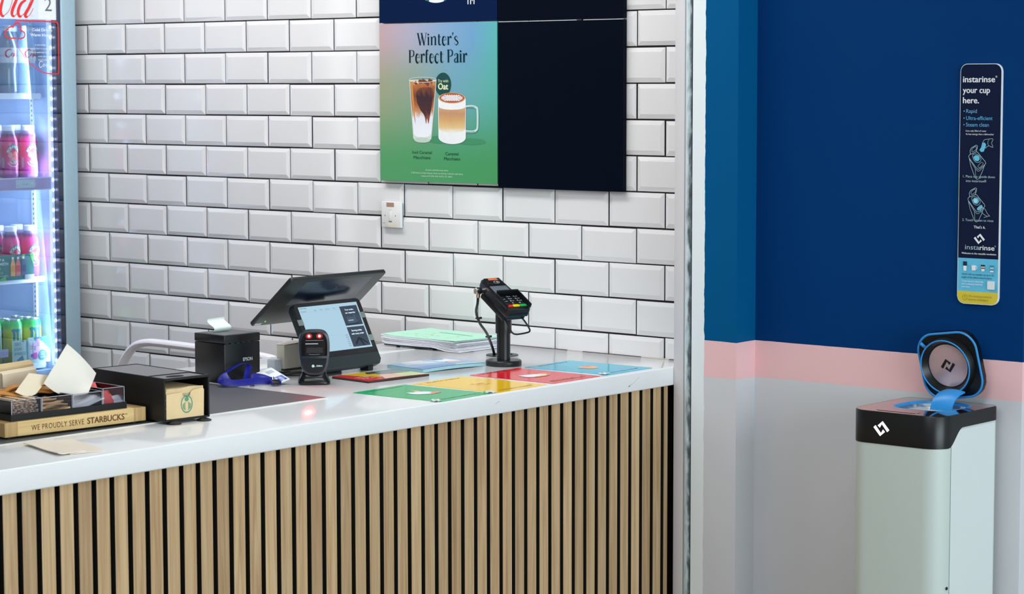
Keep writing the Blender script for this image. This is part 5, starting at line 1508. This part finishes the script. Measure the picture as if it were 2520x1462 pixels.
a.poly([(SW_-.0005, .0315), (.0005, .0315)]+[(x, z) for x, z in rr if z < .0315 and True], SYE)
TXW = M('sign_white', (226, 232, 236), .5); TXC = M('sign_blue_text', (92, 176, 220), .5); LN = M('sign_line', (166, 196, 202), .5)
a.text('instarinse', .0072, .5620, .0150, TXW, 'L', .03, fit=.0900); a.text('®', .0985, .5730, .0050, TXW, 'L', 0)
a.text('your cup', .0072, .5348, .0150, TXW, 'L', .03, fit=.0765); a.text('here.', .0080, .5090, .0150, TXW, 'L', .03, fit=.0450)
for s, z, w in (('Rapid', .4845, .0305), ('Ultra-efficient', .4668, .0750), ('Steam clean', .4502, .0650)):
    a.text(s, .0175, z, .0095, TXC, 'L', .002, fit=w); a.poly(ell(.0118, z+.0045, .0017, .0017, 10), TXC); a.h -= a.dh
a.text('Uses only 50ml of water', .0172, .4372, .0042, TXW, 'L', .004, fit=.0585); a.text('4x less energy than a dishwasher', .0172, .4290, .0042, TXW, 'L', .004, fit=.0800)
def pict(z0, hand):
    X = lambda p: [(.0270+x*.00061, z0-y*.00061) for x, y in p]       # drawn on a little grid
    a.stroke(X([(2, 60), (10, 92), (30, 138), (40, 148), (50, 144), (66, 112), (76, 84)]), .0011, LN)
    a.stroke(X([(2, 60), (0, 52), (4, 46), (14, 42), (34, 34), (40, 34), (78, 74), (80, 80), (76, 86), (52, 104), (44, 106), (34, 98), (4, 62)]), .0012, LN)
    a.stroke(X([(4, 64), (32, 104), (44, 114), (52, 112), (76, 90)]), .0009, LN); a.stroke(X([(32, 102), (34, 138)]), .0008, LN)
    a.stroke(X([(8, 44), (6, 30), (12, 18), (34, 6), (40, 8), (40, 16), (34, 34)]), .0013, LN); a.stroke(bend(X([(14, 30), (18, 20), (30, 12), (36, 16), (32, 26), (18, 34), (14, 30)]), 3), .0009, LN)
    a.stroke(bend(X([(18, 46), (32, 42), (50, 50), (58, 64), (50, 76), (34, 76), (22, 64), (18, 46)]), 3), .0010, LN)
    a.poly(bend(X([(22, 58), (30, 48), (46, 50), (52, 62), (44, 72), (30, 70)]), 4), SCY)
    a.stroke(bend(X([(44, 92), (58, 78), (66, 78), (68, 84), (56, 96), (46, 98), (44, 92)]), 3), .0008, LN)
    if hand == 1:
        a.poly(X([(50, 26), (58, 14), (62, -2), (72, -6), (80, 2), (78, 14), (74, 22), (70, 32), (58, 34)]), SCY)
        a.stroke(bend(X([(62, 0), (72, -16), (92, -20), (112, -20), (106, -4), (112, 14), (92, 8), (78, 18)]), 4), .0010, LN); a.stroke(bend(X([(94, -18), (88, -6), (92, 8)]), 4), .0008, LN)
    else:
        a.poly(ell(*X([(36, 60)])[0], .0052, .0052, 16), M('sign_light', (160, 214, 232), .5))
        a.poly(bend(X([(44, 92), (56, 82), (66, 78), (70, 86), (60, 94), (50, 100)]), 4), SCY)
        a.stroke(bend(X([(58, 90), (64, 104), (78, 116), (92, 122)]), 4), .0010, LN); a.stroke(bend(X([(62, 86), (80, 92), (92, 110), (104, 122)]), 4), .0010, LN); a.stroke(X([(76, 128), (104, 120)]), .0009, LN)
pict(.4070, 1); a.text('1. Place cup upside down', .0120, .3210, .0060, LN, 'L', 0, fit=.0905); a.text('into instarinse®', .0205, .3098, .0060, LN, 'L', 0, fit=.0580)
pict(.2990, 2); a.text('2. Touch screen to rinse', .0122, .2105, .0060, LN, 'L', 0, fit=.0885)
a.text("That's it.", .0455, .1928, .0066, TXW, 'L', .02, fit=.0330)
logo_marks(a, .0620, .1665, .0265, TXW, .22)
a.text('insta', .0215, .1385, .0120, LN, 'L', -.004, fit=.0405); a.text('rinse', .0635, .1385, .0120, TXW, 'L', .02, fit=.0415); a.text('®', .1050, .1470, .0040, LN, 'L', 0)
a.text('Welcome to the reusable revolution', .0120, .1265, .0046, TXW, 'L', .02, fit=.0985)
for x, s in ((.0225, 0), (.0475, 1), (.0740, 2), (.0995, 3)):
    z = .0955
    if s == 0: a.poly([(x-.004, z-.012), (x+.004, z-.012), (x+.005, z+.004), (x-.005, z+.004)], TXW); a.rect(x-.0055, x+.0055, z+.001, z+.012, INKN)
    if s == 1: a.poly([(x-.0055, z-.010), (x+.0055, z-.010), (x+.0062, z+.003), (x-.0062, z+.003)], TXW); a.stroke(ell(x+.0065, z-.003, .003, .004, 12, -90, 90), .0014, TXW)
    if s == 2: a.poly([(x-.0040, z-.011), (x+.0040, z-.011), (x+.0055, z+.004), (x-.0055, z+.004)], TXW); a.rect(x-.006, x+.006, z+.001, z+.0055, INKN); a.rect(x-.005, x+.005, z-.005, z-.001, M('cup_brown', (160, 92, 60), .5))
    if s == 3: a.poly([(x-.0045, z-.012), (x+.0045, z-.012), (x+.0062, z+.005), (x-.0062, z+.005)], M('cup_teal', (36, 140, 176), .5)); a.rect(x-.0052, x+.0052, z-.004, z, M('cup_pale', (190, 200, 196), .5)); a.rect(x-.0048, x+.0048, z-.012, z-.008, TXW)
a.text('Works with any reusable cup up to the', .0140, .0735, .0043, SNAV, 'L', .01, fit=.0915); a.text('height of the yellow measure above.', .0140, .0655, .0043, SNAV, 'L', .01, fit=.0865)
for i, (s, w) in enumerate((('To find out more about why', .062), ("we're adopting instarinse", .060), ('scan here.', .024))): a.text(s, .0140, .0555-.0072*i, .0043, TXW, 'L', .012, fit=w)
a.poly(rrect(.0215, .0215, .002, 3, .0980, .0500), M('sign_patch', (214, 226, 232), .5))
OL = M('sign_olive', (120, 112, 40), .5); a.stroke(ell(.0240, .0160, .0070, .0070, 20), .0008, OL, closed=True); a.stroke([(.0240, .0150), (.0240, .0205)], .001, OL); a.rect(.0236, .0245, .0120, .0130, OL)
a.text('We cannot guarantee the', .0345, .0180, .0046, OL, 'L', 0, fit=.0660); a.text('absence of allergens', .0345, .0095, .0046, OL, 'L', 0, fit=.0560)
a.stroke([(.0030, .165), (.0030, .318)], .0005, OL)
for k in range(52): a.stroke([(.0016, .1655+.003*k), (.0042, .1655+.003*k)], .0005, OL, up=False)
a.build('sign_print', t)
for nm, x, z in (('a', 3.52, 1.135), ('b', 3.648, 1.36)):
    pass

# ================================================================== cup-rinsing machine
mc = E('cup_rinser', 'white free-standing cup rinsing machine with black top and open round lid', 'rinsing machine', (3.483, -.206, 0))


def outline(gx, gy, rf, rb, n=9):
    hx, hy = .132+gx, .146+gy; P = []
    for k in range(n+1): a_ = R(-90+90*k/n); P.append((hx-rf+rf*math.cos(a_), -hy+rf+rf*math.sin(a_)))
    for k in range(1, 25): P.append((hx, -hy+rf+(2*hy-rf-rb)*k/25))
    for k in range(n+1): a_ = R(90*k/n); P.append((hx-rb+rb*math.cos(a_), hy-rb+rb*math.sin(a_)))
    for k in range(n+1): a_ = R(90+90*k/n); P.append((-hx+rb+rb*math.cos(a_), hy-rb+rb*math.sin(a_)))
    for k in range(1, 25): P.append((-hx, hy-rb-(2*hy-rf-rb)*k/25))
    for k in range(n+1): a_ = R(180+90*k/n); P.append((-hx+rf+rf*math.cos(a_), -hy+rf+rf*math.sin(a_)))
    return P


RFB = .050
MB_ = M('rinser_shaded_white', (190, 202, 196), .38, spec=.5, var=.01)  # body toned darker than the side panel, painting in the front's shade
g = G(); g.prism(outline(-.0012, -.0012, RFB, .02), 0.004, .905); g.build('body_shell', MB_, mc)
# side panels wrap: right and left plates behind a fine seam
g = G(); g.box(.1309, .1319, -.0915, .124, .012, .8795); g.build('side_panel', M('rinser_lit_white', (210, 218, 218), .36, var=.01), mc)  # paler copy of the body white, side light put into the colour
g = G(); g.box(.1306, .1312, -.0932, -.0915, .010, .845); g.build('panel_seam', M('seam_dark', (120, 128, 128), .6), mc)
g = G(); g.T = Matrix.Translation((.1319, -.104+.0, .4905)) @ Matrix.Rotation(R(90), 4, 'Y'); g.lathe([(.0042, -.0005), (.0040, .0008), (.0024, .0012), (.0022, .0003)], 14); g.build('screw', M('screw_dark', (60, 62, 62), .35, .7), mc)
BT = M('rinser_black', (12, 14, 15), .36, spec=.5, var=.05)
O1 = outline(0, 0, RFB+.001, .021)


def zlow(x, y):
    s_ = max(0, min(1, (y+.104)/.066)); s_ = s_*s_*(3-2*s_)
    return .8385+.0455*s_


N_ = len(O1); V = []; F = []
lv = [(1.0, None), (1.0, .9165), (.992, .9195)]
for k, z in lv:
    for x, y in O1: V.append((x*k if z is None or k == 1 else x-math.copysign(.0016, x)*1, y if k == 1 else y-math.copysign(.0016, y), zlow(x, y) if z is None else z))
for j in range(2):
    for i in range(N_): F.append((j*N_+i, j*N_+(i+1) % N_, (j+1)*N_+(i+1) % N_, (j+1)*N_+i))
g = G(); g.add(V, F)
Vi = [((x*.985), (y*.985), zlow(x, y)) for x, y in O1]; g.add([v for v in V[:N_]]+Vi, [(i, (i+1) % N_, N_+(i+1) % N_, N_+i) for i in range(N_)])
g.build('head_band', BT, mc, angle=50)
# glossy deck with a rounded square well
def around(poly, m, c):
    """resample a closed polygon at m equal angles about c"""
    out = []
    for k in range(m):
        a_ = 2*math.pi*k/m; d = (math.cos(a_), math.sin(a_)); best = None
        for i in range(len(poly)):
            p, q = poly[i], poly[(i+1) % len(poly)]
            e = (q[0]-p[0], q[1]-p[1]); den = d[0]*e[1]-d[1]*e[0]
            if abs(den) < 1e-12: continue
            px, py = p[0]-c[0], p[1]-c[1]
            tt = (px*e[1]-py*e[0])/den; uu = (px*d[1]-py*d[0])/den
            if tt > 0 and -1e-6 <= uu <= 1+1e-6 and (best is None or tt < best): best = tt
        out.append((c[0]+d[0]*best, c[1]+d[1]*best))
    return out


WC = (.006, .030); m_ = 96
Od = around(outline(-.0018, -.0018, RFB, .02), m_, WC)
def well(k, z): return [(x, y, z) for x, y in around(rrect(.176*k, .178*k, .062*k, 8, *WC), m_, WC)]
def rings(levels, mi=0):
    g = G(); V = [p for r in levels for p in r]; F = []
    for j in range(len(levels)-1):
        for i in range(m_): F.append((j*m_+i, j*m_+(i+1) % m_, (j+1)*m_+(i+1) % m_, (j+1)*m_+i))
    return g.add(V, F, mi)


GL = M('deck_gloss', (40, 30, 36), .05, spec=.8, coat=1)
rings([[(x, y, .9193) for x, y in Od], well(1, .9196)]).build('top_deck', GL, mc, recalc=False)
BLU = M('seal_blue', (44, 142, 208), .35, emis=(20, 60, 200), es=.06, var=0)
rings([well(1, .9196), well(.985, .9200), well(.93, .9185), well(.90, .913)]).build('well_rim', BLU, mc, recalc=False)
rings([well(.90, .913), well(.86, .900), well(.84, .888)]).build('steel_band', M('well_steel', (206, 212, 218), .2, .9), mc, recalc=False)
rings([well(.84, .888), well(.78, .86), well(.5, .845), well(.02, .845)]).build('well_bowl', M('bowl_blue', (16, 22, 60), .2), mc, recalc=False)
pl2 = bpy.data.lights.new('well_light', 'POINT'); pl2.energy = .35; pl2.color = (.35, .5, 1.0); pl2.shadow_soft_size = .02
po2 = bpy.data.objects.new('well_light', pl2); col.objects.link(po2); po2.location = (3.483+.006, -.206+.01, .880)
g = G(); g.prism(rrect(.12, .030, .014, 6, -.010, -.108), .9194, .9202, bv=.0003, seg=1); g.build('touch_panel', M('touch_gloss', (70, 56, 66), .06, spec=.8, coat=1), mc)
a = Art(vplane(-.1462, 0, 0)); LGW = M('logo_lit', (240, 240, 250), .4, emis=(236, 236, 255), es=1.6, var=0)
logo_marks(a, -.0345, .8775, .038, LGW, .21); a.build('lit_emblem', mc)
# lid, hinged at the back and standing open
LA = R(10); PHI = R(8)
Xa = Vector((1, 0, 0)); Va = Vector((0, -math.sin(LA), math.cos(LA))); Na = Xa.cross(Va)
X2 = Xa*math.cos(PHI)+Va*math.sin(PHI); V2 = Va*math.cos(PHI)-Xa*math.sin(PHI)
LC = Vector((3.483, -.075, .925))+Xa*.0100+Va*.0925-Vector((3.483, -.206, 0))
LM = Matrix((X2, V2, Na)).transposed().to_4x4(); LM.translation = LC
lidp = rrect(.176, .176, .050, 9)
g = G(); g.T = LM; g.prism(lidp, -.010, .006, bv=.0022, seg=2); ld = g.build('lid', M('lid_black', (9, 11, 17), .3), mc)
g = G(); g.T = LM; g.tube([(x*.965, y*.965, .0062) for x, y in lidp], .0030, n=10, closed=True); g.build('lid_seal', BLU, ld)
g = G(); g.T = LM
prof = [(.0770, .006), (.0725, .020), (.0712, .022), (.0680, .022), (.0570, .004)]
g.lathe(prof, 56, (-.006, 0), cap=False); g.build('inner_collar', M('collar_black', (14, 18, 20), .32), ld)
g = G(); g.T = LM; g.tube([(-.006+.0698*math.cos(2*math.pi*k/56), .0698*math.sin(2*math.pi*k/56), .0222) for k in range(56)], .0019, n=8, closed=True); g.build('collar_seal', BLU, ld)
g = G(); g.T = LM; g.lathe([(.0565, .0042), (.0565, .0058), (.0530, .0066)], 56, (-.006, 0)); dsk = g.build('steel_disc', M('disc_mauve_reflection', (214, 188, 196), .25, .5, var=.05, vs=200), ld)  # mauve of a reflection put into the disc's base colour
a = Art(lambda u, v, h: tuple(LM @ Vector((u, v, .0066+h)))); logo_marks(a, -.006, 0, .036, INKK, .22, flip=-1); a.build('disc_emblem', dsk)
g = G(); g.T = LM; g.tube(cr([(-.070, .064, .010), (-.064, .058, .011), (-.060, .053, .009)], 4), .0045, n=10); g.build('latch_peg', BLU, ld)
# strap between well and lid
g = G()
sp_ = cr([(.0120, .062, .872), (.0130, .058, .900), (.0150, .064, .928), (.0205, .082, .9480), (.0260, .104, .9560)], 6)
hw = .031
g.grid(lambda u, v: tuple(Vector(sp_[min(int(round(v*(len(sp_)-1))), len(sp_)-1)])+Vector(((u-.5)*2*hw, -.010*(u-.5)*2*0, -.004*(2*u-1)**2))), 10, len(sp_)-1, .004)
g.build('lid_strap', BLU, mc)
g = G(); g.prism(outline(-.012, -.012, .04, .015), 0, .004); g.build('plinth', M('plinth_black', (18, 18, 19), .6), mc)
